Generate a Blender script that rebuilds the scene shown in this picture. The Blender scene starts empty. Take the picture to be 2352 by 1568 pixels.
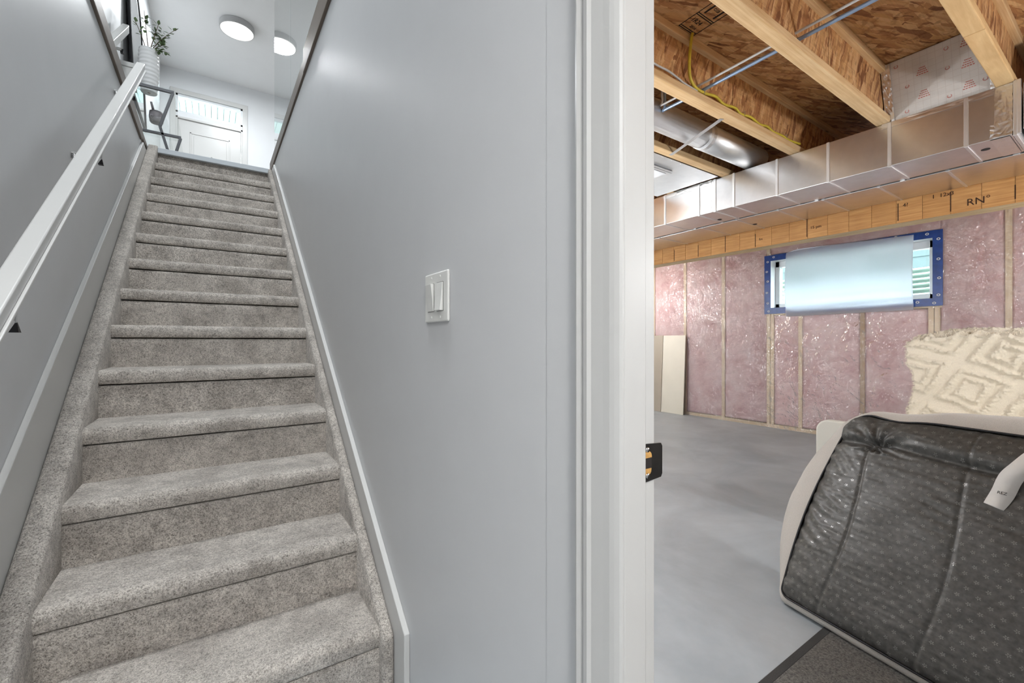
import bpy, bmesh, math, random
from mathutils import Vector, Matrix, noise as mnoise
random.seed(7)
SC = bpy.context.scene
COL = SC.collection

# ------------------------------------------------------------------ camera, world, exposure
CAM_Z = 1.059
cam_d = bpy.data.cameras.new('camera'); cam = bpy.data.objects.new('camera', cam_d); COL.objects.link(cam)
cam_d.sensor_width = 36.0; cam_d.sensor_fit = 'HORIZONTAL'
cam_d.lens = 36.0 * 1012.18 / 2352.0
cam_d.clip_start = 0.02; cam_d.clip_end = 100
cam.location = (0, 0, CAM_Z)
cam.rotation_euler = (math.radians(90), 0, math.radians(-34.149))
SC.camera = cam
SC.view_settings.view_transform = 'Standard'
SC.view_settings.look = 'None'
SC.view_settings.gamma = 1.0
SC.view_settings.use_curve_mapping = False
SC.view_settings.exposure = 0.14
W = bpy.data.worlds.new('sky'); SC.world = W; W.use_nodes = True
W.node_tree.nodes['Background'].inputs[0].default_value = (0.90, 0.955, 1.0, 1)
W.node_tree.nodes['Background'].inputs[1].default_value = 18.0
SC.cycles.max_bounces = 6
SC.cycles.diffuse_bounces = 3
SC.cycles.glossy_bounces = 2
SC.cycles.adaptive_threshold = 0.2
SC.cycles.transparent_max_bounces = 8
SC.cycles.caustics_reflective = False
SC.cycles.caustics_refractive = False
SC.cycles.sample_clamp_indirect = 4.0

P_LOBBY_FILL, P_FOYER, P_STAIR_FILL, P_BULB_FAR, P_FILL_NEAR, P_FILL_BACK, P_FILL_PENDANT = 36.0, 54.0, 96.0, 7.0, 43.0, 34.0, 42.0  # lobby, stair, near, back and pendant powers belong to added fill lamps

# ------------------------------------------------------------------ materials
def srgb(r, g, b):
    f = lambda c: c / 12.92 if c <= 0.04045 else ((c + 0.055) / 1.055) ** 2.4
    return (f(r / 255), f(g / 255), f(b / 255), 1)

class NT:
    def __init__(s, name):
        s.m = bpy.data.materials.new(name); s.m.use_nodes = True
        s.t = s.m.node_tree; s.t.nodes.clear()
        s.out = s.n('ShaderNodeOutputMaterial')
    def n(s, typ, **kw):
        nd = s.t.nodes.new(typ)
        for k, v in kw.items():
            if k in nd.inputs.keys() if isinstance(k, str) else False:
                nd.inputs[k].default_value = v
            else:
                setattr(nd, k, v)
        return nd
    def l(s, a, ao, b, bi):
        s.t.links.new(a.outputs[ao], b.inputs[bi])
    def coord(s, scale=(1, 1, 1), rot=(0, 0, 0)):
        tc = s.n('ShaderNodeTexCoord'); mp = s.n('ShaderNodeMapping')
        mp.inputs['Scale'].default_value = scale; mp.inputs['Rotation'].default_value = rot
        oi = s.n('ShaderNodeObjectInfo'); mu = s.n('ShaderNodeMath', operation='MULTIPLY'); mu.inputs[1].default_value = 37.0
        s.l(oi, 'Random', mu, 0)
        ad = s.n('ShaderNodeVectorMath', operation='ADD')
        s.l(tc, 'Object', ad, 0); s.l(mu, 0, ad, 1); s.l(ad, 0, mp, 'Vector')
        return mp
    def noise(s, co, scale, detail=3, rough=0.55, dist=0.0):
        nz = s.n('ShaderNodeTexNoise'); nz.inputs['Scale'].default_value = scale
        nz.inputs['Detail'].default_value = detail; nz.inputs['Roughness'].default_value = rough
        nz.inputs['Distortion'].default_value = dist
        if co: s.l(co, 0, nz, 'Vector')
        return nz
    def ramp(s, src, out, stops, interp='LINEAR'):
        r = s.n('ShaderNodeValToRGB'); r.color_ramp.interpolation = interp
        el = r.color_ramp.elements
        while len(el) < len(stops): el.new(0.5)
        for e, (p, c) in zip(el, stops): e.position = p; e.color = c
        s.l(src, out, r, 'Fac')
        return r
    def mix(s, a, b, fac, mode='MIX'):
        mx = s.n('ShaderNodeMix', data_type='RGBA', blend_type=mode)
        for v, i in ((a, 6), (b, 7)):
            if isinstance(v, tuple) and not hasattr(v[0], 'outputs'): mx.inputs[i].default_value = v
            else: s.t.links.new(v[0].outputs[v[1]], mx.inputs[i])
        if isinstance(fac, (int, float)): mx.inputs[0].default_value = fac
        else: s.t.links.new(fac[0].outputs[fac[1]], mx.inputs[0])
        return mx
    def bsdf(s, color=None, rough=0.5, metal=0.0, spec=0.5):
        b = s.n('ShaderNodeBsdfPrincipled')
        if color is not None:
            if isinstance(color[0], (int, float)): b.inputs['Base Color'].default_value = color
            else: s.t.links.new(color[0].outputs[color[1]], b.inputs['Base Color'])
        b.inputs['Roughness'].default_value = rough; b.inputs['Metallic'].default_value = metal
        b.inputs['Specular IOR Level'].default_value = spec
        s.l(b, 0, s.out, 0)
        return b
    def bump(s, b, src, out, strength, dist=0.01):
        bp = s.n('ShaderNodeBump'); bp.inputs['Strength'].default_value = strength; bp.inputs['Distance'].default_value = dist
        s.l(src, out, bp, 'Height'); s.l(bp, 0, b, 'Normal')
        return bp

M = {}
def plain(name, col, rough=0.5, metal=0.0, spec=0.5, mottle=0.04, scale=6.0, bump=0.0, bscale=200):
    t = NT(name); co = t.coord(); nz = t.noise(co, scale, 4)
    c0 = tuple(max(0, x * (1 - mottle)) for x in col[:3]) + (1,); c1 = tuple(min(1, x * (1 + mottle)) for x in col[:3]) + (1,)
    rp = t.ramp(nz, 'Fac', [(0.3, c0), (0.7, c1)])
    b = t.bsdf((rp, 'Color'), rough, metal, spec)
    if bump:
        n2 = t.noise(co, bscale, 2); t.bump(b, n2, 'Fac', bump, 0.002)
    M[name] = t.m
    return t

plain('paint_grey', srgb(212, 213, 214), 0.42, spec=0.4, mottle=0.012)
plain('paint_white', srgb(236, 238, 240), 0.5, mottle=0.01)
plain('ceiling_white', srgb(236, 237, 238), 0.8, mottle=0.01)
plain('trim_white', srgb(214, 214, 212), 0.3, mottle=0.008)
plain('plastic_white', srgb(236, 236, 232), 0.3, mottle=0.005)
plain('brown_metal', srgb(112, 100, 90), 0.45, 0.3, mottle=0.1)
plain('black_metal', srgb(34, 34, 37), 0.4, 0.3, mottle=0.1)
plain('dark_steel', srgb(78, 80, 84), 0.4, 0.3, mottle=0.08)
plain('chrome', srgb(205, 205, 205), 0.15, 1.0)
plain('strike_black', srgb(46, 44, 42), 0.35, 0.6, mottle=0.15, scale=60)
plain('raw_wood_hole', srgb(196, 150, 84), 0.7, mottle=0.2, scale=80)
plain('landing_strip', srgb(205, 212, 218), 0.35, mottle=0.02)
plain('blue_membrane', srgb(28, 62, 128), 0.3, mottle=0.2, scale=20)
plain('vinyl_white', srgb(240, 243, 246), 0.35)
plain('yellow_cable', srgb(214, 190, 66), 0.4, mottle=0.1, scale=30)
plain('white_cable', srgb(205, 203, 200), 0.45)
plain('blue_strip', srgb(150, 172, 200), 0.35, 0.5)
plain('drywall_board', srgb(222, 216, 202), 0.8, mottle=0.02)
plain('drywall_side', srgb(170, 160, 146), 0.8, mottle=0.02)
plain('chair_beige', srgb(222, 219, 208), 0.45, mottle=0.02)
plain('label_white', srgb(226, 223, 218), 0.7, mottle=0.05, scale=30)
plain('ink', srgb(30, 24, 22), 0.8)
plain('ink_brown', srgb(62, 36, 22), 0.9)
plain('red_print', srgb(208, 128, 120), 0.6)
plain('ceramic_white', srgb(244, 245, 246), 0.2, mottle=0.02)
plain('can_grey', srgb(150, 146, 150), 0.5)
plain('bark', srgb(96, 78, 60), 0.8, mottle=0.2, scale=40)
plain('leaf_green', srgb(92, 112, 74), 0.55, mottle=0.3, scale=30)
plain('soffit_pale', srgb(132, 146, 142), 0.6, mottle=0.03)
plain('concrete_wall', srgb(150, 146, 140), 0.9, mottle=0.1)
plain('upper_floor', srgb(190, 184, 176), 0.4, mottle=0.05)
plain('cork', srgb(150, 130, 110), 0.8)
plain('well_steel', srgb(205, 226, 218), 0.45, 0.25, mottle=0.05)
plain('stud_grey', srgb(178, 150, 120), 0.8, mottle=0.08)
plain('lamp_rim', srgb(190, 190, 190), 0.5)
plain('siding_teal', srgb(46, 60, 62), 0.6)
plain('shade_ground_grey', srgb(56, 56, 56), 0.9)  # kept dark so little light bounces up to the soffit
plain('casing_paint', srgb(200, 200, 198), 0.35, mottle=0.008)
plain('switch_gap', srgb(120, 119, 116), 0.6)

def mat_carpet():
    t = NT('carpet'); co = t.coord()
    big = t.noise(co, 7.0, 4, 0.6); mid = t.noise(co, 26.0, 3, 0.6)
    fine = t.noise(co, 260.0, 2, 0.7); fine2 = t.noise(co, 110.0, 3, 0.75)
    c = t.ramp(fine, 'Fac', [(0.28, srgb(128, 120, 112)), (0.46, srgb(214, 206, 197)), (0.72, srgb(250, 244, 236))])
    c2 = t.ramp(fine2, 'Fac', [(0.33, (0.50, 0.49, 0.48, 1)), (0.52, (1, 1, 1, 1)), (0.8, (1.12, 1.12, 1.12, 1))])
    m1 = t.mix((c, 'Color'), (c2, 'Color'), 0.8, 'MULTIPLY')
    cb = t.ramp(big, 'Fac', [(0.34, (0.66, 0.65, 0.64, 1)), (0.58, (1, 1, 1, 1))])
    m2 = t.mix((m1, 2), (cb, 'Color'), 0.85, 'MULTIPLY')
    cm = t.ramp(mid, 'Fac', [(0.34, (0.70, 0.70, 0.70, 1)), (0.56, (1, 1, 1, 1))])
    m3 = t.mix((m2, 2), (cm, 'Color'), 0.7, 'MULTIPLY')
    b = t.bsdf((m3, 2), 0.95, 0, 0.1)
    b.inputs['Sheen Weight'].default_value = 0.25; b.inputs['Sheen Roughness'].default_value = 0.5
    ad = t.n('ShaderNodeMath', operation='ADD'); t.l(fine, 'Fac', ad, 0); t.l(fine2, 'Fac', ad, 1)
    t.bump(b, ad, 0, 0.9, 0.006)
    M['carpet'] = t.m
mat_carpet()

def mat_osb(name, rot, tint=(1, 1, 1, 1)):
    t = NT(name)
    co0 = t.coord((1, 1, 1), rot)
    wob = t.noise(co0, 5.0, 2)
    wv = t.n('ShaderNodeVectorMath', operation='MULTIPLY_ADD'); wv.inputs[1].default_value = (0.05, 0.05, 0.05)
    t.l(wob, 'Color', wv, 0); t.l(co0, 0, wv, 2)
    layers = []
    for i, (sc, ang) in enumerate((((7, 48, 48), 0.15), ((10, 70, 70), -0.4), ((5, 33, 33), 0.55))):
        mp = t.n('ShaderNodeMapping'); mp.inputs['Scale'].default_value = sc; mp.inputs['Rotation'].default_value = (ang * 0.6, ang * 0.5, ang)
        t.l(wv, 0, mp, 'Vector')
        v = t.n('ShaderNodeTexVoronoi'); v.inputs['Scale'].default_value = 1.0; t.l(mp, 0, v, 'Vector')
        sp = t.n('ShaderNodeSeparateColor'); t.l(v, 'Color', sp, 0)
        r = t.ramp(sp, i % 3, [(0.0, srgb(142, 96, 64)), (0.14, srgb(178, 126, 84)), (0.45, srgb(212, 164, 110)), (0.75, srgb(230, 190, 140)), (1.0, srgb(196, 144, 98))])
        layers.append((r, v, sp))
    mk = t.ramp(layers[2][2], 1, [(0.46, (0, 0, 0, 1)), (0.5, (1, 1, 1, 1))])
    m1 = t.mix((layers[0][0], 'Color'), (layers[1][0], 'Color'), (mk, 'Color'))
    mk2 = t.ramp(layers[0][2], 2, [(0.62, (0, 0, 0, 1)), (0.66, (1, 1, 1, 1))])
    m2 = t.mix((m1, 2), (layers[2][0], 'Color'), (mk2, 'Color'))
    dk = t.noise(wv, 1.0, 2); dk.inputs['Scale'].default_value = 22.0
    dkr = t.ramp(dk, 'Fac', [(0.34, (0.58, 0.50, 0.44, 1)), (0.46, (1, 1, 1, 1))])
    m3 = t.mix((m2, 2), (dkr, 'Color'), 0.7, 'MULTIPLY')
    gr = t.coord((8, 160, 160), rot); g = t.noise(gr, 1.0, 3)
    gr_r = t.ramp(g, 'Fac', [(0.3, (0.82, 0.8, 0.78, 1)), (0.7, (1.05, 1.05, 1.05, 1))])
    m4 = t.mix((m3, 2), (gr_r, 'Color'), 0.8, 'MULTIPLY')
    m5 = t.mix((m4, 2), tint, 1.0, 'MULTIPLY')
    b = t.bsdf((m5, 2), 0.6, 0, 0.3)
    t.bump(b, layers[0][1], 'Distance', 0.25, 0.004)
    M[name] = t.m
mat_osb('osb_floor', (0, 0, 0.35))
mat_osb('osb_web', (0, 1.2, 0.0), (1.0, 0.97, 0.95, 1))

def mat_wood(name, c0, c1, scale=(3, 90, 90), knots=True, rough=0.55):
    t = NT(name); co = t.coord(scale); g = t.noise(co, 1.0, 4, 0.6, 0.4)
    r = t.ramp(g, 'Fac', [(0.3, c0), (0.7, c1)])
    last = (r, 'Color')
    c2 = t.coord((1, 1, 1)); n2 = t.noise(c2, 5.0, 2)
    r2 = t.ramp(n2, 'Fac', [(0.3, (0.82, 0.76, 0.68, 1)), (0.65, (1.05, 1.04, 1.0, 1))])
    m = t.mix(last, (r2, 'Color'), 0.6, 'MULTIPLY')
    if knots:
        cc = t.coord((2.2, 9, 9)); v = t.n('ShaderNodeTexVoronoi'); v.inputs['Scale'].default_value = 1.0; t.l(cc, 0, v, 'Vector')
        kr = t.ramp(v, 'Distance', [(0.05, srgb(120, 72, 34)), (0.10, (1, 1, 1, 1))])
        m = t.mix((m, 2), (kr, 'Color'), 0.8, 'MULTIPLY')
    b = t.bsdf((m, 2), rough, 0, 0.3)
    M[name] = t.m
mat_wood('lumber', srgb(220, 180, 130), srgb(242, 212, 168))
mat_wood('stud_wood', srgb(224, 200, 166), srgb(238, 218, 188), (90, 90, 3), False)
mat_wood('lvl', srgb(192, 134, 78), srgb(220, 168, 110), (60, 4, 90), False)
mat_wood('plate_wood', srgb(196, 170, 128), srgb(222, 200, 160), (60, 3, 140), False)
mat_wood('plywood', srgb(214, 174, 124), srgb(232, 198, 148), (5, 40, 40), False)

def mat_metal(name, col, rough=0.3, var=0.1):
    t = NT(name); co = t.coord((1, 1, 1)); n1 = t.noise(co, 14.0, 3)
    c0 = tuple(x * (1 - var) for x in col[:3]) + (1,)
    r = t.ramp(n1, 'Fac', [(0.35, c0), (0.65, col)])
    b = t.bsdf((r, 'Color'), rough, 1.0)
    M[name] = t.m
mat_metal('galvanised', (0.78, 0.78, 0.78, 1), 0.28, 0.06)
mat_metal('galv_pipe', (0.86, 0.87, 0.88, 1), 0.42, 0.04)
mat_metal('foil_tape', (0.86, 0.86, 0.86, 1), 0.30, 0.05)
mat_metal('pan_metal', (0.88, 0.89, 0.90, 1), 0.5, 0.04)

def mat_insul():
    t = NT('pink_insulation'); co = t.coord(); n1 = t.noise(co, 5.5, 4, 0.6); n2 = t.noise(co, 15, 3, 0.6, 0.6)
    r1 = t.ramp(n1, 'Fac', [(0.3, srgb(204, 160, 158)), (0.5, srgb(220, 186, 183)), (0.72, srgb(230, 206, 202))])
    r2 = t.ramp(n2, 'Fac', [(0.3, (0.90, 0.83, 0.83, 1)), (0.55, (1, 1, 1, 1))])
    m = t.mix((r1, 'Color'), (r2, 'Color'), 0.7, 'MULTIPLY')
    b = t.bsdf((m, 2), 0.95, 0, 0.1); t.bump(b, n2, 'Fac', 0.3, 0.02)
    M['pink_insulation'] = t.m
mat_insul()

def mat_poly(name, gl=0.10, diff=0.05, rough=0.10, tint=(0.97, 0.97, 0.98, 1)):
    t = NT(name); co = t.coord((1, 1, 1))
    n1 = t.noise(co, 5.0, 3, 0.5, 0.8); n2 = t.noise(co, 22.0, 2)
    ad = t.n('ShaderNodeMath', operation='MULTIPLY_ADD'); ad.inputs[1].default_value = 0.3; t.l(n2, 'Fac', ad, 0); t.l(n1, 'Fac', ad, 2)
    bp = t.n('ShaderNodeBump'); bp.inputs['Strength'].default_value = 0.8; bp.inputs['Distance'].default_value = 0.07; t.l(ad, 0, bp, 'Height')
    tr = t.n('ShaderNodeBsdfTransparent'); tr.inputs[0].default_value = tint
    g = t.n('ShaderNodeBsdfGlossy'); g.inputs['Roughness'].default_value = rough; t.l(bp, 0, g, 'Normal')
    d = t.n('ShaderNodeBsdfDiffuse'); d.inputs[0].default_value = (0.85, 0.84, 0.86, 1)
    lw = t.n('ShaderNodeLayerWeight'); lw.inputs[0].default_value = 0.35; t.l(bp, 0, lw, 'Normal')
    mr = t.n('ShaderNodeMapRange'); mr.inputs['To Min'].default_value = gl * 0.5; mr.inputs['To Max'].default_value = gl * 4; t.l(lw, 'Fresnel', mr, 0)
    m1 = t.n('ShaderNodeMixShader'); m1.inputs[0].default_value = diff; t.l(tr, 0, m1, 1); t.l(d, 0, m1, 2)
    m2 = t.n('ShaderNodeMixShader'); t.l(mr, 0, m2, 0); t.l(m1, 0, m2, 1); t.l(g, 0, m2, 2)
    t.l(m2, 0, t.out, 0)
    M[name] = t.m
mat_poly('vapour_film', 0.13, 0.09, 0.09)

def mat_sheet():
    t = NT('milky_sheet'); co = t.coord(); n1 = t.noise(co, 4.0, 3)
    tl = t.n('ShaderNodeBsdfTranslucent'); tl.inputs[0].default_value = (0.95, 0.965, 1.0, 1)
    d = t.n('ShaderNodeBsdfDiffuse'); d.inputs[0].default_value = (0.86, 0.87, 0.90, 1)
    tr = t.n('ShaderNodeBsdfTransparent'); tr.inputs[0].default_value = (0.93, 0.95, 1.0, 1)
    m1 = t.n('ShaderNodeMixShader'); m1.inputs[0].default_value = 0.22; t.l(tl, 0, m1, 1); t.l(d, 0, m1, 2)
    m2 = t.n('ShaderNodeMixShader'); m2.inputs[0].default_value = 0.16; t.l(m1, 0, m2, 1); t.l(tr, 0, m2, 2)
    t.l(m2, 0, t.out, 0)
    M['milky_sheet'] = t.m
mat_sheet()

def mat_glass(name, tint=(0.97, 0.985, 0.985, 1), rough=0.0):
    t = NT(name)
    tr = t.n('ShaderNodeBsdfTransparent'); tr.inputs[0].default_value = tint
    g = t.n('ShaderNodeBsdfGlossy'); g.inputs['Roughness'].default_value = rough
    fr = t.n('ShaderNodeFresnel'); fr.inputs[0].default_value = 1.5
    ge = t.n('ShaderNodeNewGeometry'); iv = t.n('ShaderNodeMath', operation='SUBTRACT'); iv.inputs[0].default_value = 1.0; t.l(ge, 'Backfacing', iv, 1)
    mu = t.n('ShaderNodeMath', operation='MULTIPLY'); t.l(fr, 0, mu, 0); t.l(iv, 0, mu, 1)
    m = t.n('ShaderNodeMixShader'); t.l(mu, 0, m, 0); t.l(tr, 0, m, 1); t.l(g, 0, m, 2); t.l(m, 0, t.out, 0)
    M[name] = t.m
mat_glass('glass_clear'); mat_glass('glass_green', (0.90, 0.97, 0.96, 1))
def mat_mirror():
    t = NT('mirror'); t.bsdf((0.9, 0.9, 0.9, 1), 0.02, 1.0); M['mirror'] = t.m
mat_mirror()
def mat_emit(name, col, st):
    t = NT(name); e = t.n('ShaderNodeEmission'); e.inputs[0].default_value = col; e.inputs[1].default_value = st; t.l(e, 0, t.out, 0); t.m.cycles.emission_sampling = 'NONE'; M[name] = t.m
mat_emit('lamp_glow', (1, 0.985, 0.96, 1), 2.0)
mat_emit('bulb_glow', (1, 0.93, 0.84, 1), 12.0)

def mat_concrete():
    t = NT('concrete'); co = t.coord((1, 1, 1)); n1 = t.noise(co, 1.6, 5, 0.6, 0.6); n2 = t.noise(co, 9, 4, 0.6); n3 = t.noise(co, 140, 2)
    r1 = t.ramp(n1, 'Fac', [(0.3, srgb(160, 168, 174)), (0.7, srgb(190, 197, 202))])
    r2 = t.ramp(n2, 'Fac', [(0.3, (0.93, 0.93, 0.93, 1)), (0.65, (1.03, 1.03, 1.03, 1))])
    m = t.mix((r1, 'Color'), (r2, 'Color'), 0.8, 'MULTIPLY')
    b = t.bsdf((m, 2), 0.42, 0, 0.4)
    rr = t.n('ShaderNodeMapRange'); rr.inputs['To Min'].default_value = 0.3; rr.inputs['To Max'].default_value = 0.6; t.l(n2, 'Fac', rr, 0); t.l(rr, 0, b, 'Roughness')
    t.bump(b, n3, 'Fac', 0.05, 0.002)
    M['concrete'] = t.m
mat_concrete()

def mat_fabric(name, col, sc=900, var=0.18, bump=0.4):
    t = NT(name); co = t.coord(); f = t.noise(co, sc, 2, 0.7)
    c0 = tuple(x * (1 - var) for x in col[:3]) + (1,); c1 = tuple(min(1, x * (1 + var)) for x in col[:3]) + (1,)
    r = t.ramp(f, 'Fac', [(0.3, c0), (0.7, c1)])
    b = t.bsdf((r, 'Color'), 0.95, 0, 0.1); b.inputs['Sheen Weight'].default_value = 0.2
    t.bump(b, f, 'Fac', bump, 0.002); M[name] = t.m
mat_fabric('grey_fabric', srgb(196, 191, 184), 500, 0.14)
mat_fabric('cream_tuft', srgb(238, 228, 208), 260, 0.07, 0.6)
mat_fabric('rug_dark', srgb(98, 96, 92), 170, 0.6, 0.8)
mat_fabric('rug_border', srgb(58, 57, 56), 330, 0.3, 0.6)

def mat_paw():
    # dark non-slip underside printed with small five-petalled dots (coordinates from the panel's own UV map, metres)
    t = NT('nonslip_fabric')
    uv = t.n('ShaderNodeUVMap'); uv.uv_map = 'UVMap'
    S = 1 / 0.034
    mp = t.n('ShaderNodeMapping'); mp.inputs['Scale'].default_value = (S, S * 1.1, 1); mp.inputs['Rotation'].default_value = (0, 0, 0.5); t.l(uv, 0, mp, 0)
    fr = t.n('ShaderNodeVectorMath', operation='FRACTION'); t.l(mp, 0, fr, 0)
    sb = t.n('ShaderNodeVectorMath', operation='SUBTRACT'); sb.inputs[1].default_value = (0.5, 0.5, 0); t.l(fr, 0, sb, 0)
    xy = t.n('ShaderNodeSeparateXYZ'); t.l(sb, 0, xy, 0)
    ln = t.n('ShaderNodeVectorMath', operation='LENGTH'); cx = t.n('ShaderNodeCombineXYZ'); t.l(xy, 0, cx, 0); t.l(xy, 1, cx, 1); t.l(cx, 0, ln, 0)
    an = t.n('ShaderNodeMath', operation='ARCTAN2'); t.l(xy, 1, an, 0); t.l(xy, 0, an, 1)
    m5 = t.n('ShaderNodeMath', operation='MULTIPLY'); m5.inputs[1].default_value = 5; t.l(an, 0, m5, 0)
    cs = t.n('ShaderNodeMath', operation='COSINE'); t.l(m5, 0, cs, 0)
    rad = t.n('ShaderNodeMath', operation='MULTIPLY_ADD'); rad.inputs[1].default_value = 0.07; rad.inputs[2].default_value = 0.13; t.l(cs, 0, rad, 0)
    lt = t.n('ShaderNodeMath', operation='LESS_THAN'); t.l(ln, 'Value', lt, 0); t.l(rad, 0, lt, 1)
    gt = t.n('ShaderNodeMath', operation='GREATER_THAN'); t.l(ln, 'Value', gt, 0); gt.inputs[1].default_value = 0.055
    mk = t.n('ShaderNodeMath', operation='MULTIPLY'); t.l(lt, 0, mk, 0); t.l(gt, 0, mk, 1)
    nz = t.noise(None, 60, 3); t.l(uv, 0, nz, 'Vector')
    base = t.ramp(nz, 'Fac', [(0.3, srgb(60, 59, 57)), (0.7, srgb(84, 83, 80))])
    mx = t.mix((base, 'Color'), srgb(126, 125, 122), (mk, 0))
    b = t.bsdf((mx, 2), 0.4, 0, 0.5)
    ro = t.n('ShaderNodeMapRange'); ro.inputs['To Min'].default_value = 0.44; ro.inputs['To Max'].default_value = 0.24; t.l(mk, 0, ro, 0); t.l(ro, 0, b, 'Roughness')
    st = t.n('ShaderNodeMapping'); st.inputs['Scale'].default_value = (16, 60, 1); st.inputs['Rotation'].default_value = (0, 0, -0.25); t.l(uv, 0, st, 0)
    wr = t.noise(st, 1.0, 3, 0.5)
    hh = t.n('ShaderNodeMath', operation='MULTIPLY_ADD'); hh.inputs[1].default_value = 0.25; t.l(mk, 0, hh, 0); t.l(wr, 'Fac', hh, 2)
    t.bump(b, hh, 0, 0.22, 0.004)
    M['nonslip_fabric'] = t.m
mat_paw()

def mat_foil_board():
    t = NT('foil_board'); co = t.coord(); n1 = t.noise(co, 6, 3)
    cr = t.n('ShaderNodeTexBrick'); cr.inputs['Scale'].default_value = 1.0; cr.inputs['Color1'].default_value = (1, 1, 1, 1); cr.inputs['Color2'].default_value = (1, 1, 1, 1)
    cr.inputs['Mortar'].default_value = (0.80, 0.74, 0.72, 1); cr.inputs['Mortar Size'].default_value = 0.0012; cr.inputs['Brick Width'].default_value = 0.03; cr.inputs['Row Height'].default_value = 0.03; cr.offset = 0
    tc = t.n('ShaderNodeTexCoord'); mp = t.n('ShaderNodeMapping'); mp.inputs['Rotation'].default_value = (0, math.radians(90), 0); t.l(tc, 'Object', mp, 0); t.l(mp, 0, cr, 0)
    r = t.ramp(n1, 'Fac', [(0.3, srgb(196, 193, 188)), (0.7, srgb(214, 211, 206))])
    m = t.mix((r, 'Color'), (cr, 'Color'), 0.45, 'MULTIPLY')
    b = t.bsdf((m, 2), 0.35, 0.25); t.bump(b, n1, 'Fac', 0.3, 0.01); M['foil_board'] = t.m
mat_foil_board()

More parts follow.
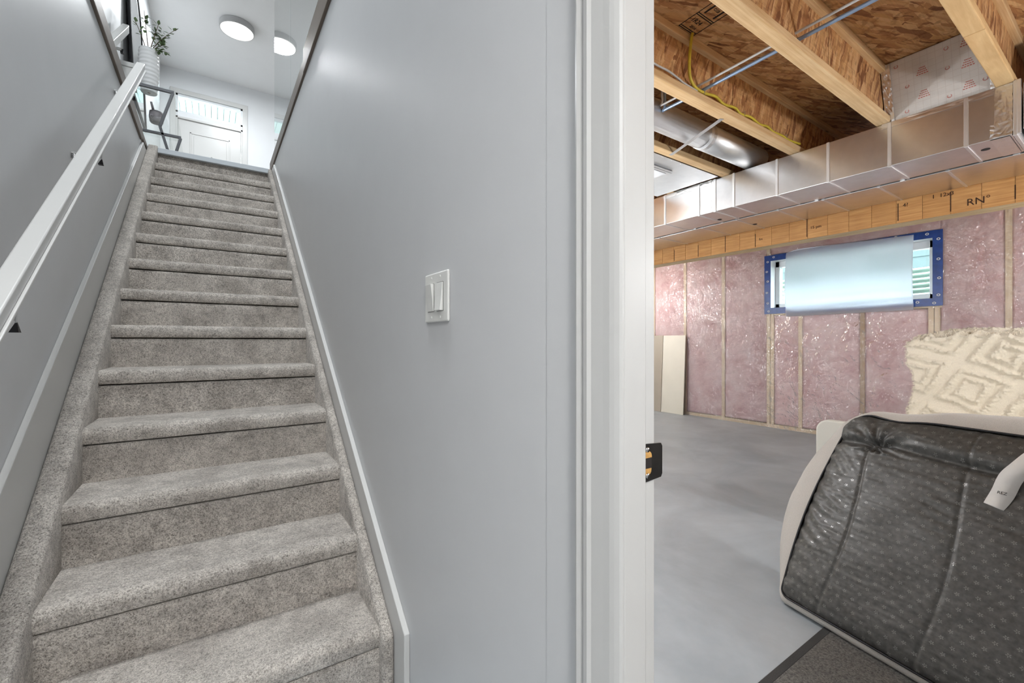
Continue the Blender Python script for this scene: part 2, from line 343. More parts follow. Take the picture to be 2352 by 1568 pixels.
# ------------------------------------------------------------------ mesh helpers
class MB:
    def __init__(s): s.v = []; s.f = []; s.uv = None
    def add(s, vs, fs):
        o = len(s.v); s.v += [Vector(p) for p in vs]; s.f += [tuple(i + o for i in f) for f in fs]; return s
    def box(s, x0, x1, y0, y1, z0, z1):
        x0, x1 = sorted((x0, x1)); y0, y1 = sorted((y0, y1)); z0, z1 = sorted((z0, z1))
        return s.add([(x0,y0,z0),(x1,y0,z0),(x1,y1,z0),(x0,y1,z0),(x0,y0,z1),(x1,y0,z1),(x1,y1,z1),(x0,y1,z1)],
                     [(0,3,2,1),(4,5,6,7),(0,1,5,4),(1,2,6,5),(2,3,7,6),(3,0,4,7)])
    def prism(s, poly, axis, a, b):
        # poly in the two other axes (x: (y,z), y: (x,z), z: (x,y)), extruded from a to b
        n = len(poly)
        mk = {'x': lambda p, t: (t, p[0], p[1]), 'y': lambda p, t: (p[0], t, p[1]), 'z': lambda p, t: (p[0], p[1], t)}[axis]
        return s.add([mk(p, a) for p in poly] + [mk(p, b) for p in poly],
                     [tuple(range(n)), tuple(range(2 * n - 1, n - 1, -1))] + [((i + 1) % n, i, n + i, n + (i + 1) % n) for i in range(n)])
    def tube(s, pts, r, seg=8, cap=True, flat=1.0):
        pts = [Vector(p) for p in pts]; n = len(pts); rs = r if isinstance(r, (list, tuple)) else [r] * n
        rings = []; up = None
        for i in range(n):
            d = (pts[min(i + 1, n - 1)] - pts[max(i - 1, 0)]).normalized()
            if up is None:
                up = Vector((0, 0, 1)) if abs(d.z) < 0.9 else Vector((1, 0, 0))
            a = (up - d * up.dot(d)).normalized(); up = a; b = d.cross(a)
            rings.append([pts[i] + (a * math.cos(2 * math.pi * k / seg) * flat + b * math.sin(2 * math.pi * k / seg)) * rs[i] for k in range(seg)])
        vs = [p for r_ in rings for p in r_]
        fs = [(i * seg + k, i * seg + (k + 1) % seg, (i + 1) * seg + (k + 1) % seg, (i + 1) * seg + k) for i in range(n - 1) for k in range(seg)]
        if cap: fs += [tuple(range(seg - 1, -1, -1)), tuple((n - 1) * seg + k for k in range(seg))]
        return s.add(vs, fs)
    def bar(s, p0, p1, w, h, up=(0, 0, 1)):
        p0, p1 = Vector(p0), Vector(p1); d = (p1 - p0).normalized(); u = Vector(up); a = (u - d * u.dot(d)).normalized(); b = d.cross(a)
        vs = [p + a * sa * h / 2 + b * sb * w / 2 for p in (p0, p1) for sa, sb in ((-1, -1), (-1, 1), (1, 1), (1, -1))]
        return s.add(vs, [(0,1,2,3),(7,6,5,4),(0,4,5,1),(1,5,6,2),(2,6,7,3),(3,7,4,0)])
    def lathe(s, prof, c, seg=32, axis='z'):
        c = Vector(c); vs = []
        for r, h in prof:
            for k in range(seg):
                t = 2 * math.pi * k / seg; q = (r * math.cos(t), r * math.sin(t), h)
                if axis == 'x': q = (h, q[0], q[1])
                if axis == 'y': q = (q[0], h, q[1])
                vs.append(c + Vector(q))
        n = len(prof)
        fs = [(i * seg + k, i * seg + (k + 1) % seg, (i + 1) * seg + (k + 1) % seg, (i + 1) * seg + k) for i in range(n - 1) for k in range(seg)]
        fs += [tuple(range(seg - 1, -1, -1)), tuple((n - 1) * seg + k for k in range(seg))]
        return s.add(vs, fs)
    def grid(s, fn, nu, nv, uvfn=None):
        o = len(s.v)
        for j in range(nv + 1):
            for i in range(nu + 1):
                s.v.append(Vector(fn(i / nu, j / nv)))
        for j in range(nv):
            for i in range(nu):
                a = o + j * (nu + 1) + i
                s.f.append((a, a + 1, a + nu + 2, a + nu + 1))
        return s
    def build(s, name, mat, parent=None, bevel=0.0, bseg=2, smooth=False, origin=None, fix=True):
        vs = s.v
        lo = Vector([min(p[i] for p in vs) for i in range(3)]); hi = Vector([max(p[i] for p in vs) for i in range(3)])
        c = (lo + hi) / 2
        if origin is not None: c = Vector(origin)
        elif parent is None: c.z = lo.z
        me = bpy.data.meshes.new(name); me.from_pydata([p - c for p in vs], [], s.f)
        bm = bmesh.new(); bm.from_mesh(me)
        if fix: bmesh.ops.recalc_face_normals(bm, faces=bm.faces)
        if bevel:
            ed = [e for e in bm.edges if len(e.link_faces) == 2 and e.calc_face_angle(0) > 0.5]
            bmesh.ops.bevel(bm, geom=ed, offset=bevel, segments=bseg, profile=0.5, affect='EDGES', clamp_overlap=True)
        if smooth:
            for f in bm.faces: f.smooth = True
        bm.to_mesh(me); bm.free()
        me.materials.append(M[mat] if isinstance(mat, str) else mat)
        o = bpy.data.objects.new(name, me); COL.objects.link(o)
        if parent is not None:
            o.parent = parent; o.location = c - wloc(parent)
        else: o.location = c
        return o
def wloc(o):
    p = Vector(o.location)
    while o.parent is not None:
        o = o.parent; p = p + Vector(o.location)
    return p
def tag(o, label=None, cat=None, group=None, kind=None):
    if label: o['label'] = label
    if cat: o['category'] = cat
    if group: o['group'] = group
    if kind: o['kind'] = kind
    return o
def empty(name, loc, label=None, cat=None, group=None, kind=None):
    o = bpy.data.objects.new(name, None); COL.objects.link(o); o.location = loc; o.empty_display_size = 0.1
    return tag(o, label, cat, group, kind)
def struct(name, mb, mat, label=None, **kw):
    return tag(mb.build(name, mat, **kw), label, None, None, 'structure')
def nz(x, y, z, s=1.0): return mnoise.noise(Vector((x * s, y * s, z * s)))
def text(name, txt, size, parent, loc, rot, mat, depth=0.0006):
    cu = bpy.data.curves.new(name, 'FONT'); cu.body = txt; cu.size = size; cu.extrude = depth; cu.resolution_u = 2
    tmp = bpy.data.objects.new(name + '_tmp', cu); COL.objects.link(tmp)
    dg = bpy.context.evaluated_depsgraph_get(); me = bpy.data.meshes.new_from_object(tmp.evaluated_get(dg))
    bpy.data.objects.remove(tmp); bpy.data.curves.remove(cu)
    me.materials.clear(); me.materials.append(M[mat])
    o = bpy.data.objects.new(name, me); COL.objects.link(o)
    o.parent = parent; o.location = Vector(loc) - wloc(parent); o.rotation_euler = rot
    return o

# ------------------------------------------------------------------ levels
RISE, RUN, Y1 = 0.1889, 0.2549, 1.328
def ln(y): return RISE + (y - Y1) * RISE / RUN
FL2 = 14 * RISE            # 2.645 upper floor
XL, XR = -0.455, 0.470     # stairwell wall faces
J = 2.30                   # joist undersides
SUB = 2.602                # underside of subfloor
XB = 5.68                  # basement back wall (face of the film)
YF, ZC2 = 9.0, 5.50        # front wall of the foyer, its ceiling
SX0, SX1 = -0.3785, 0.4215 # carpeted treads

# ------------------------------------------------------------------ structure
struct('floor', MB().box(-1.0, 6.4, -1.3, 5.6, -0.1, 0.0), 'concrete', 'smooth light grey concrete basement floor')
struct('wall_left', MB().box(-0.70, XL, -1.2, 4.66, 0.0, 2.58), 'paint_grey', 'grey painted wall behind the white handrail')
struct('wall_right', MB().box(XR, 0.515, 0.43, 4.66, 0.0, 2.70), 'paint_grey', 'grey painted wall carrying the light switch')
struct('wall_door_near', MB().box(XR, 0.515, -1.2, -0.42, 0.0, 2.30).box(XR, 0.515, -0.42, 0.43, 2.06, 2.30), 'paint_grey')
struct('wall_rear', MB().box(-0.70, 6.0, -1.3, -1.2, 0.0, 2.6), 'paint_grey')
struct('wall_end', MB().box(0.515, 6.0, 5.2, 5.3, 0.0, 2.6), 'drywall_board')
struct('ceiling_lobby', MB().box(-0.70, 0.515, -1.2, 0.75, 2.30, 2.58), 'ceiling_white')
# upper storey
struct('floor_upper', MB().box(XR + 0.01, 3.4, -1.2, YF, SUB + 0.012, FL2).box(-0.70, XR + 0.01, 4.66, YF, 2.50, FL2).box(-0.70, XL - 0.006, -1.2, 4.66, 2.58, FL2).box(-0.70, XR + 0.01, -1.2, 0.75, 2.58, FL2), 'upper_floor')
struct('wall_foyer_left', MB().box(-0.82, -0.70, -1.2, YF, 2.50, ZC2), 'paint_white', 'white foyer wall behind the console table')
struct('wall_foyer_right', MB().box(3.4, 3.5, -1.2, YF, FL2, ZC2), 'paint_white')
struct('wall_foyer_rear', MB().box(-0.82, 3.5, -1.3, -1.2, FL2, ZC2), 'paint_white')
struct('ceiling_upper', MB().box(-0.82, 3.5, -1.3, YF + 0.12, ZC2, ZC2 + 0.1), 'ceiling_white', 'white ceiling of the foyer with a round lamp')
DX0, DX1, DZ, TZ0, TZ1 = -0.507, 0.430, 4.74, 4.80, 5.11
struct('wall_front', MB().box(-0.82, DX0, YF, YF + 0.12, 2.5, ZC2).box(DX1, 3.5, YF, YF + 0.12, 2.5, ZC2).box(DX0, DX1, YF, YF + 0.12, TZ1, ZC2).box(DX0, DX1, YF, YF + 0.12, DZ, TZ0), 'paint_white', 'white foyer wall around the front door')

# front door with raised panels
d = empty('door_1', ((DX0 + DX1) / 2, YF + 0.06, FL2), 'white front door with moulded panels under the transom', kind='structure')
MB().box(DX0 + 0.03, DX1 - 0.03, YF + 0.03, YF + 0.075, FL2 + 0.005, DZ - 0.03).build('door_slab', 'trim_white', d, 0.003)
for z0, z1 in ((FL2 + 0.25, FL2 + 0.95), (FL2 + 1.12, DZ - 0.22)):
    fr = MB(); x0, x1 = DX0 + 0.19, DX1 - 0.19
    for a in ((x0, x1, z0, z0 + 0.02), (x0, x1, z1 - 0.02, z1), (x0, x0 + 0.02, z0, z1), (x1 - 0.02, x1, z0, z1)):
        fr.box(a[0], a[1], YF + 0.018, YF + 0.031, a[2], a[3])
    fr.build('panel_moulding', 'trim_white', d, 0.003)
    MB().box(x0 + 0.05, x1 - 0.05, YF + 0.022, YF + 0.031, z0 + 0.05, z1 - 0.05).build('panel', 'trim_white', d, 0.006)
MB().lathe([(0.012, 0), (0.012, 0.012), (0.006, 0.014)], (-0.02, YF + 0.018, 4.16), 12, 'y').build('peephole', 'chrome', d)
for x0, x1 in ((DX0, DX0 + 0.028), (DX1 - 0.028, DX1)):
    MB().box(x0, x1, YF - 0.002, YF + 0.12, FL2, DZ - 0.001).build('door_jamb', 'trim_white', d)
MB().box(DX0, DX1, YF - 0.002, YF + 0.12, DZ - 0.028, DZ - 0.001).build('door_jamb', 'trim_white', d)
tr = empty('trim_1', ((DX0 + DX1) / 2, YF, FL2), 'white casing around the front door and transom', kind='structure')
MB().box(DX0 - 0.07, DX0 + 0.005, YF - 0.016, YF, FL2, TZ1 + 0.07).build('casing_leg', 'trim_white', tr, 0.005)
MB().box(DX1 - 0.005, DX1 + 0.07, YF - 0.016, YF, FL2, TZ1 + 0.07).build('casing_leg', 'trim_white', tr, 0.005)
MB().box(DX0 - 0.07, DX1 + 0.07, YF - 0.018, YF, TZ1 - 0.005, TZ1 + 0.07).build('casing_head', 'trim_white', tr, 0.005)
w = empty('window_1', ((DX0 + DX1) / 2, YF + 0.06, TZ0), 'narrow transom window above the white front door', kind='structure')
for a in ((DX0, DX1, TZ0, TZ0 + 0.035), (DX0, DX1, TZ1 - 0.035, TZ1), (DX0, DX0 + 0.035, TZ0, TZ1), (DX1 - 0.035, DX1, TZ0, TZ1)):
    MB().box(a[0], a[1], YF + 0.01, YF + 0.11, a[2], a[3]).build('window_frame', 'vinyl_white', w, 0.004)
MB().box(DX0 + 0.03, DX1 - 0.03, YF + 0.06, YF + 0.068, TZ0 + 0.03, TZ1 - 0.03).build('pane', 'glass_green', w)

# porch soffit seen through the transom
so = empty('porch_soffit', (0, 10.2, 5.75), 'pale boarded porch soffit seen through the transom', 'soffit')
x = -1.6
while x < 1.8:
    MB().box(x, x + 0.098, YF + 0.13, 13.0, 5.75, 5.765).build('soffit_board', 'soffit_pale', so)
    x += 0.105
MB().box(-1.6, 1.8, YF + 0.13, 13.0, 5.785, 5.81).build('soffit_backing', 'soffit_pale', so)
pl = empty('porch_light', (0.02, 10.0, 5.69), 'small round porch light on the pale soffit', 'lamp')
MB().lathe([(0.03, 0.0605), (0.09, 0.05), (0.09, 0.03), (0.06, 0.005), (0.02, 0.0)], (0.02, 10.0, 5.69), 24).build('lamp_bowl', 'well_steel', pl, smooth=True)

# ------------------------------------------------------------------ staircase
st = empty('carpeted_staircase', (0.02, 1.328, 0), 'straight flight of stairs covered in mottled grey carpet', 'staircase')
def carpet_mesh(prof, x0, x1, nx=40, amp=0.002, seed=0.0):
    mb = MB(); m = len(prof) - 1
    def fn(u, v):
        i = v * m; k = min(int(i), m - 1); f = i - k
        y = prof[k][0] * (1 - f) + prof[k + 1][0] * f; z = prof[k][1] * (1 - f) + prof[k + 1][1] * f
        x = x0 + (x1 - x0) * u
        d1 = nz(x + seed, y, z, 9.0) * amp; d2 = nz(x + 5 + seed, y, z, 60.0) * amp * 0.5
        return (x, y - d1 - d2, z + d2 + d1 * 0.5)
    return mb.grid(fn, nx, m * 1)
for n in range(1, 14):
    y, z = Y1 + (n - 1) * RUN, n * RISE
    T = 0.056; R = 0.024
    prof = [(y + RUN + 0.02, z)] + [(y + RUN + 0.02 - (RUN + 0.02 - R) * k / 8, z) for k in range(1, 8)]
    prof += [(y + R - R * math.sin(a), z - R + R * math.cos(a)) for a in [math.pi / 2 * k / 6 for k in range(7)]]
    prof += [(y, z - T + 0.012), (y + 0.002, z - T + 0.003), (y + 0.006, z - T), (y + 0.02, z - T), (y + 0.045, z - T)]
    carpet_mesh(prof, SX0, SX1, 48, 0.0022, n * 3.1).build('tread', 'carpet', st, smooth=True)
for n in range(1, 15):
    y, z = Y1 + (n - 1) * RUN + 0.006, (n - 1) * RISE
    top = n * RISE - (0.0635 if n < 14 else 0.036)
    prof = [(y, z - 0.005 + (top - z + 0.005) * k / 8) for k in range(9)]
    if n < 14: prof += [(y + 0.004, top + 0.002), (y + 0.02, top + 0.002), (y + 0.045, top + 0.002)]
    carpet_mesh(prof, SX0, SX1, 40, 0.0008, n * 7.7).build('riser', 'carpet', st, smooth=True)
def slope_poly(y0, y1, off, ztop, z0=0.0, foot=None):
    ye = Y1 + (ztop - off - RISE) * RUN / RISE
    return [(y0, z0), (y1, z0), (y1, ztop), (min(ye, y1 - 0.001), ztop), (y0, ln(y0) + off)]
MB().prism(slope_poly(1.296, 4.70, 0.012, FL2 + 0.012), 'x', SX1 - 0.004, 0.4525).build('stringer', 'carpet', st, 0.012, 3, True)
MB().prism(slope_poly(1.296, 4.70, 0.035, FL2 + 0.02), 'x', -0.4375, SX0 + 0.004).build('stringer', 'carpet', st, 0.012, 3, True)
MB().box(SX0, SX1, 4.615, 4.665, FL2 - 0.038, FL2 + 0.004).build('landing_nosing', 'landing_strip', st, 0.004)
MB().prism([(1.345, 0.0), (4.66, 0.0), (4.66, 2.42)], 'x', SX0 + 0.01, SX1 - 0.01).build('carriage', 'stud_wood', st)

struct('baseboard_right', MB().prism([(1.216, 0), (4.66, 0), (4.66, 2.66), (Y1 + (2.66 - 0.112 - RISE) * RUN / RISE, 2.66), (1.216, ln(1.216) + 0.112)], 'x', 0.4525, XR), 'trim_white', 'white sloping skirt board along the switch wall', bevel=0.003)
struct('baseboard_left', MB().prism([(0.9, 0), (4.66, 0), (4.66, 2.575), (Y1 + (2.575 - 0.145 - RISE) * RUN / RISE, 2.575), (0.9, 0.18)], 'x', XL, -0.4375), 'trim_white', 'white sloping skirt board below the handrail', bevel=0.003)

# metal edge channels at the top of the stairwell walls
e = empty('trim_2', (XR, 3.0, 2.70), 'brown metal edge channel above the switch wall', kind='structure')
MB().box(0.455, XR + 0.012, 0.9, 2.95, 2.70, 2.85).build('channel', 'brown_metal', e, 0.004)
MB().box(0.459, XR + 0.012, 2.95, 4.90, 2.705, 2.80).build('channel', 'brown_metal', e, 0.004)
e = empty('trim_3', (XL, 3.0, 2.575), 'brown metal edge channel above the handrail wall', kind='structure')
MB().box(XL - 0.006, -0.441, 0.9, 4.33, 2.582, 2.672).build('channel', 'brown_metal', e, 0.004)
MB().box(XL - 0.006, -0.447, 4.33, 4.87, 2.625, 2.672).build('channel', 'brown_metal', e, 0.003)

# glass guard upstairs
for (y0, y1, lab) in ((1.6, 4.27, 'longer clear glass guard panel above the brown channel'), (4.285, 5.43, 'shorter clear glass guard panel nearest the foyer')):
    tag(MB().box(0.554, 0.566, y0, y1, FL2, 4.75).build('glass_guard', 'glass_clear'), lab, 'glass panel', 'glass guard panels')

# ------------------------------------------------------------------ doorway on the right: casing and jamb
prof = [(0.502, 0.470), (0.502, 0.462), (0.499, 0.454), (0.494, 0.452), (0.488, 0.455), (0.484, 0.456), (0.479, 0.452), (0.471, 0.451), (0.466, 0.455), (0.445, 0.458), (0.434, 0.459), (0.427, 0.461), (0.420, 0.464), (0.417, 0.467), (0.417, 0.470)]
t1 = empty('trim_4', (0.46, 0.46, 0), 'white moulded casing beside the basement doorway', kind='structure')
MB().prism([(p[1], p[0]) for p in prof], 'z', 0, 2.13).build('casing_leg', 'casing_paint', t1)
MB().prism([(p[1], 0.07 - p[0]) for p in prof], 'z', 0, 2.13).build('casing_leg', 'casing_paint', t1)
struct('trim_5', MB().box(XR - 0.0015, XR, 0.502, 0.586, 0.0, 2.30), 'paint_grey', 'flat painted strip between the casing and the wall')
t2 = empty('trim_6', (0.50, 0.43, 0), 'white door jamb with a black strike plate', kind='structure')
jm = MB().box(0.466, 0.548, 0.427, 0.445, 0, 2.06).build('jamb', 'casing_paint', t2, 0.002)
MB().box(0.470, 0.516, 0.4165, 0.4275, 0, 2.05).build('door_stop', 'casing_paint', t2, 0.002)
MB().box(0.466, 0.548, -0.435, -0.417, 0, 2.06).build('jamb', 'casing_paint', t2, 0.002)
MB().box(0.466, 0.548, -0.417, 0.427, 2.045, 2.06).build('jamb_head', 'casing_paint', t2)
# strike plate with latch hole and two screws
sp = MB(); z0, z1 = 0.852, 0.909
out = [(0.517, z0), (0.560, z0 + 0.003), (0.563, z0 + 0.008), (0.563, z1 - 0.008), (0.560, z1 - 0.003), (0.517, z1)]
sp.prism(out, 'y', 0.4245, 0.4272)
spo = sp.build('strike_plate', 'strike_black', t2); spo['label'] = 'black metal strike plate'
MB().lathe([(0.0001, -0.0012), (0.0085, -0.001), (0.0085, 0.002), (0.006, 0.003)], (0.529, 0.4245, 0.8895), 16, 'y').build('latch_hole', 'raw_wood_hole', spo)
MB().lathe([(0.0001, -0.0012), (0.0085, -0.001), (0.0085, 0.002), (0.006, 0.003)], (0.528, 0.4245, 0.8705), 16, 'y').build('latch_hole', 'raw_wood_hole', spo)
MB().box(0.520, 0.536, 0.4225, 0.4246, 0.873, 0.888).build('latch_slot', 'ink', spo)
for zz in (0.862, 0.900):
    s_ = MB().lathe([(0.0001, -0.0022), (0.0035, -0.0020), (0.0042, -0.0005), (0.0042, 0.001)], (0.528, 0.4245, zz), 14, 'y').build('screw', 'chrome', spo, smooth=True)

# ------------------------------------------------------------------ light switch
sw = empty('light_switch', (XR, 1.024, 1.17), 'white two-rocker light switch plate on the grey wall', 'light switch')
MB().box(0.463, XR, 0.956, 1.092, 1.108, 1.232).build('plate', 'plastic_white', sw, 0.0045, 3)
for (yc, tilt) in ((1.052, 1), (0.998, -1)):
    MB().box(0.4622, 0.4632, yc - 0.0185, yc + 0.0185, 1.134, 1.206).build('bezel', 'switch_gap', sw)
    k = 0.006 * tilt
    zt, zb, zm = 1.205, 1.135, 1.170
    yy0, yy1 = yc - 0.017, yc + 0.017
    xt, xm, xb = (0.4535, 0.458, 0.4605) if tilt > 0 else (0.4605, 0.458, 0.4535)
    MB().prism([(0.463, zb), (0.463, zt), (xt, zt - 0.001), (xm, zm), (xb, zb + 0.001)], 'y', yy0, yy1).build('rocker', 'plastic_white', sw, 0.0008)
for yy in (1.050, 0.998):
    for zz in (1.120, 1.220):
        MB().lathe([(0.003, 0.0), (0.003, -0.0012), (0.0015, -0.0016)], (0.4632, yy, zz), 10, 'x').build('screw', 'plastic_white', sw)

# ------------------------------------------------------------------ handrail
hr = empty('handrail', (-0.365, 2.2, 0), 'long white sloping handrail on the left stair wall', 'handrail')
def rail(mbx0, mbx1, y0, y1, zt, name, parent, h, mat='trim_white', bev=0.004):
    g = lambda y: zt + (y - 1.275) * RISE / RUN
    vh = h * 1.245
    mb = MB().prism([(y0, g(y0) - vh), (y1, g(y1) - vh), (y1, g(y1)), (y0, g(y0))], 'x', mbx0, mbx1)
    return mb.build(name, mat, parent, bev, 3)
rail(-0.385, -0.345, 0.15, 3.50, 1.1126, 'rail', hr, 0.031)
rail(-0.390, -0.3395, 0.15, 3.50, 1.1126 - 0.0385, 'lower_bead', hr, 0.0085, bev=0.002)
for y in (0.55, 1.452, 2.374, 3.268):
    zr = 1.064 + (y - 1.275) * RISE / RUN
    b = empty('bracket', Vector((-0.41, y, zr - 0.09)) - wloc(hr)); b.parent = hr
    MB().add([(-0.378, y - 0.009, zr - 0.116), (-0.362, y - 0.009, zr - 0.116), (-0.362, y + 0.009, zr - 0.116), (-0.378, y + 0.009, zr - 0.116), (-0.367, y, zr - 0.088)], [(3, 2, 1, 0), (0, 1, 4), (1, 2, 4), (2, 3, 4), (3, 0, 4)]).build('wedge', 'black_metal', b)
    MB().box(XL, -0.37, y - 0.004, y + 0.004, zr - 0.089, zr - 0.083).build('arm', 'trim_white', b)
    MB().tube([(-0.368, y, zr - 0.095), (-0.366, y, zr + 0.002)], 0.0022, 8).build('stem', 'trim_white', b)
    MB().lathe([(0.001, 0.0), (0.010, 0.003), (0.012, 0.009), (0.009, 0.016), (0.003, 0.019)], (XL, y, zr - 0.10), 16, 'x').build('wall_knob', 'chrome', b, smooth=True)
# short upper rail on the foyer wall
h2 = empty('upper_handrail', (-0.62, 4.6, 3.2), 'short white handrail end on the foyer wall beside the arched mirror', 'handrail')
g2 = lambda y: 3.795 + (y - 5.015) * 0.741
MB().prism([(3.9, g2(3.9) - 0.075), (5.015, g2(5.015) - 0.075), (5.015, g2(5.015)), (3.9, g2(3.9))], 'x', -0.645, -0.60).build('rail', 'trim_white', h2, 0.006, 3)
MB().prism([(4.80, 3.435), (4.83, 3.435), (4.817, 3.475)], 'x', -0.632, -0.612).build('wedge', 'black_metal', h2)
MB().box(-0.70, -0.625, 4.807, 4.823, 3.455, 3.475).build('bracket_arm', 'trim_white', h2)
MB().tube([(-0.622, 4.815, 3.47), (-0.622, 4.815, 3.60)], 0.003, 8).build('stem', 'trim_white', h2)

# ------------------------------------------------------------------ foyer: lamps, console, vase, mirror
def disc_lamp(name, x, y, zc, r, power, label, group=None, col=(0.93, 0.97, 1.0)):
    e = empty(name, (x, y, zc), label, 'ceiling lamp', group)
    MB().lathe([(r * 0.97, 0.0), (r, -0.004), (r, -0.078), (r * 0.985, -0.085), (r * 0.955, -0.085), (r * 0.95, -0.075)], (x, y, zc), 48).build('rim', 'lamp_rim', e, smooth=False)
    MB().lathe([(r * 0.94, -0.070), (r * 0.94, -0.080), (r * 0.85, -0.086), (r * 0.4, -0.088), (0.001, -0.089)], (x, y, zc), 48).build('diffuser', 'lamp_glow', e, smooth=True)
    ld = bpy.data.lights.new(name + '_light', 'AREA'); ld.shape = 'DISK'; ld.size = r * 1.8; ld.energy = power; ld.color = col
    lo = bpy.data.objects.new('lamp_light', ld); COL.objects.link(lo); lo.parent = e; lo.location = (0, 0, -0.094)
    return e
disc_lamp('flush_ceiling_lamp', 0.28, 7.30, ZC2, 0.21, P_FOYER, 'round glowing flush lamp on the foyer ceiling')
disc_lamp('flush_ceiling_lamp', 0.02, 1.7, ZC2, 0.30, P_STAIR_FILL, 'unseen fill lamp added on the upper ceiling to brighten the stairs')  # unseen lamp added to light the treads from above
disc_lamp('flush_ceiling_lamp', -0.20, -0.95, 2.30, 0.20, P_LOBBY_FILL, 'unseen fill lamp added on the low lobby ceiling behind the camera', None, (1.0, 0.985, 0.965))  # unseen lamp added as front fill for risers and walls

ct = empty('console_table', (-0.50, 5.7, FL2), 'slim console table with glass top and black zigzag metal legs', 'table')
ZT = 3.392
MB().box(-0.695, -0.300, 5.16, 6.45, ZT, ZT + 0.008).build('glass_top', 'glass_clear', ct)
for y in (5.175,):
    f = empty('end_frame', Vector((-0.5, y, FL2)) - wloc(ct)); f.parent = ct
    B = lambda p0, p1, w=0.022, h=0.022: MB().bar((p0[0], y, p0[1]), (p1[0], y, p1[1]), w, h, (0, 1, 0)).build('bar', 'dark_steel', f, 0.002)
    B((-0.685, ZT - 0.014), (-0.302, ZT - 0.014), 0.026)
    B((-0.310, ZT - 0.02), (-0.405, 3.035))
    B((-0.405, 3.04), (-0.300, FL2 + 0.01))
    B((-0.688, 2.972), (-0.249, 2.972))
    B((-0.252, 2.965), (-0.330, FL2 + 0.01))
    B((-0.675, FL2 + 0.012), (-0.25, FL2 + 0.012))
for x, z in ((-0.688, ZT - 0.012), (-0.688, FL2 + 0.012)):
    MB().box(x - 0.011, x + 0.011, 5.17, 6.44, z - 0.011, z + 0.011).build('side_rail', 'dark_steel', ct)
MB().box(-0.690, -0.255, 5.18, 6.40, 2.985, 2.993).build('glass_shelf', 'glass_clear', ct)
MB().box(-0.695, -0.36, 5.25, 6.05, 3.145, 3.152).build('glass_shelf', 'glass_clear', ct)

vs = empty('ribbed_vase', (-0.50, 5.36, ZT + 0.008), 'tall white ribbed ceramic vase on the console table', 'vase')
pr = [(0.060, 0.0)]
HV = 0.40
for k in range(0, 91):
    h = 0.004 + (HV - 0.004) * k / 90
    base = 0.060 + 0.018 * math.sin(math.pi * min(1, h / HV) * 0.72)
    pr.append((base + 0.003 * math.sin(h / HV * 2 * math.pi * 11), h))
pr += [(0.066, HV), (0.064, HV - 0.05), (0.02, HV - 0.06)]
MB().lathe(pr, (-0.50, 5.36, ZT + 0.009), 40).build('vase_body', 'ceramic_white', vs, smooth=True)
MB().lathe([(0.012, 0.0), (0.012, -0.0006)], (-0.50, 5.36, ZT + 0.009), 16).build('base_mark', 'cork', vs)
pt = empty('leafy_branches', (-0.50, 5.36, ZT + 0.38), 'green leafy branches standing in the white vase', 'plant')
def leaf(c, d, L, wd):
    d = Vector(d).normalized(); s = d.cross(Vector((0.3, -0.5, 0.8))).normalized(); n = s.cross(d)
    c = Vector(c); tip = c + d * L
    return MB().add([c, c + d * L * 0.35 + s * wd + n * 0.002, c + d * L * 0.35 - s * wd + n * 0.002, c + d * L * 0.7 + s * wd * 0.8, c + d * L * 0.7 - s * wd * 0.8, tip, c + d * L * 0.35 - n * 0.002, c + d * L * 0.7 - n * 0.002],
                    [(0, 1, 6), (0, 6, 2), (1, 3, 7, 6), (6, 7, 4, 2), (3, 5, 7), (7, 5, 4)])
rl = random.Random(3)
ends = [(-0.60, 5.30, 4.02, 0.4), (-0.53, 5.30, 4.13, 0.8), (-0.29, 5.32, 4.06, 1.0), (-0.35, 5.28, 3.96, 1.0), (-0.42, 5.30, 4.06, 1.0), (-0.38, 5.26, 3.84, 1.0), (-0.34, 5.26, 3.78, 1.0)]
for (x, y, z, dens) in ends:
    p0 = Vector((-0.50 + rl.uniform(-.02, .02), 5.35, ZT + 0.36)); p3 = Vector((x, y, z))
    mid = (p0 + p3) / 2 + Vector((rl.uniform(-.02, .02), 0, 0.05))
    pts = [p0.lerp(mid, t).lerp(mid.lerp(p3, t), t) for t in [k / 8 for k in range(9)]]
    MB().tube(pts, [0.004 - 0.0003 * k for k in range(9)], 6).build('twig', 'bark', pt)
    for k in range(int(18 * dens)):
        t = rl.uniform(0.45, 1.0); c = pts[int(t * 8)]
        dd = (rl.uniform(-1, 1), rl.uniform(-.6, .3), rl.uniform(-.6, 1))
        leaf(c + Vector(dd) * 0.008, dd, rl.uniform(0.032, 0.05), rl.uniform(0.011, 0.017)).build('leaf', 'leaf_green', pt, fix=False)

wc = empty('watering_can', (-0.45, 5.42, 3.152), 'small grey watering can on the glass shelf below the vase', 'watering can')
MB().lathe([(0.045, 0), (0.052, 0.01), (0.058, 0.06), (0.054, 0.105), (0.040, 0.112)], (-0.45, 5.42, 3.153), 28).build('can_body', 'can_grey', wc, smooth=True)
MB().tube([(-0.47, 5.40, 3.25), (-0.475, 5.38, 3.28), (-0.485, 5.36, 3.325)], [0.012, 0.010, 0.009], 10).build('spout', 'can_grey', wc, smooth=True)
MB().tube([(-0.47, 5.38, 3.20), (-0.49, 5.33, 3.19), (-0.49, 5.33, 3.165), (-0.475, 5.38, 3.162)], 0.010, 10).build('handle', 'can_grey', wc, smooth=True)

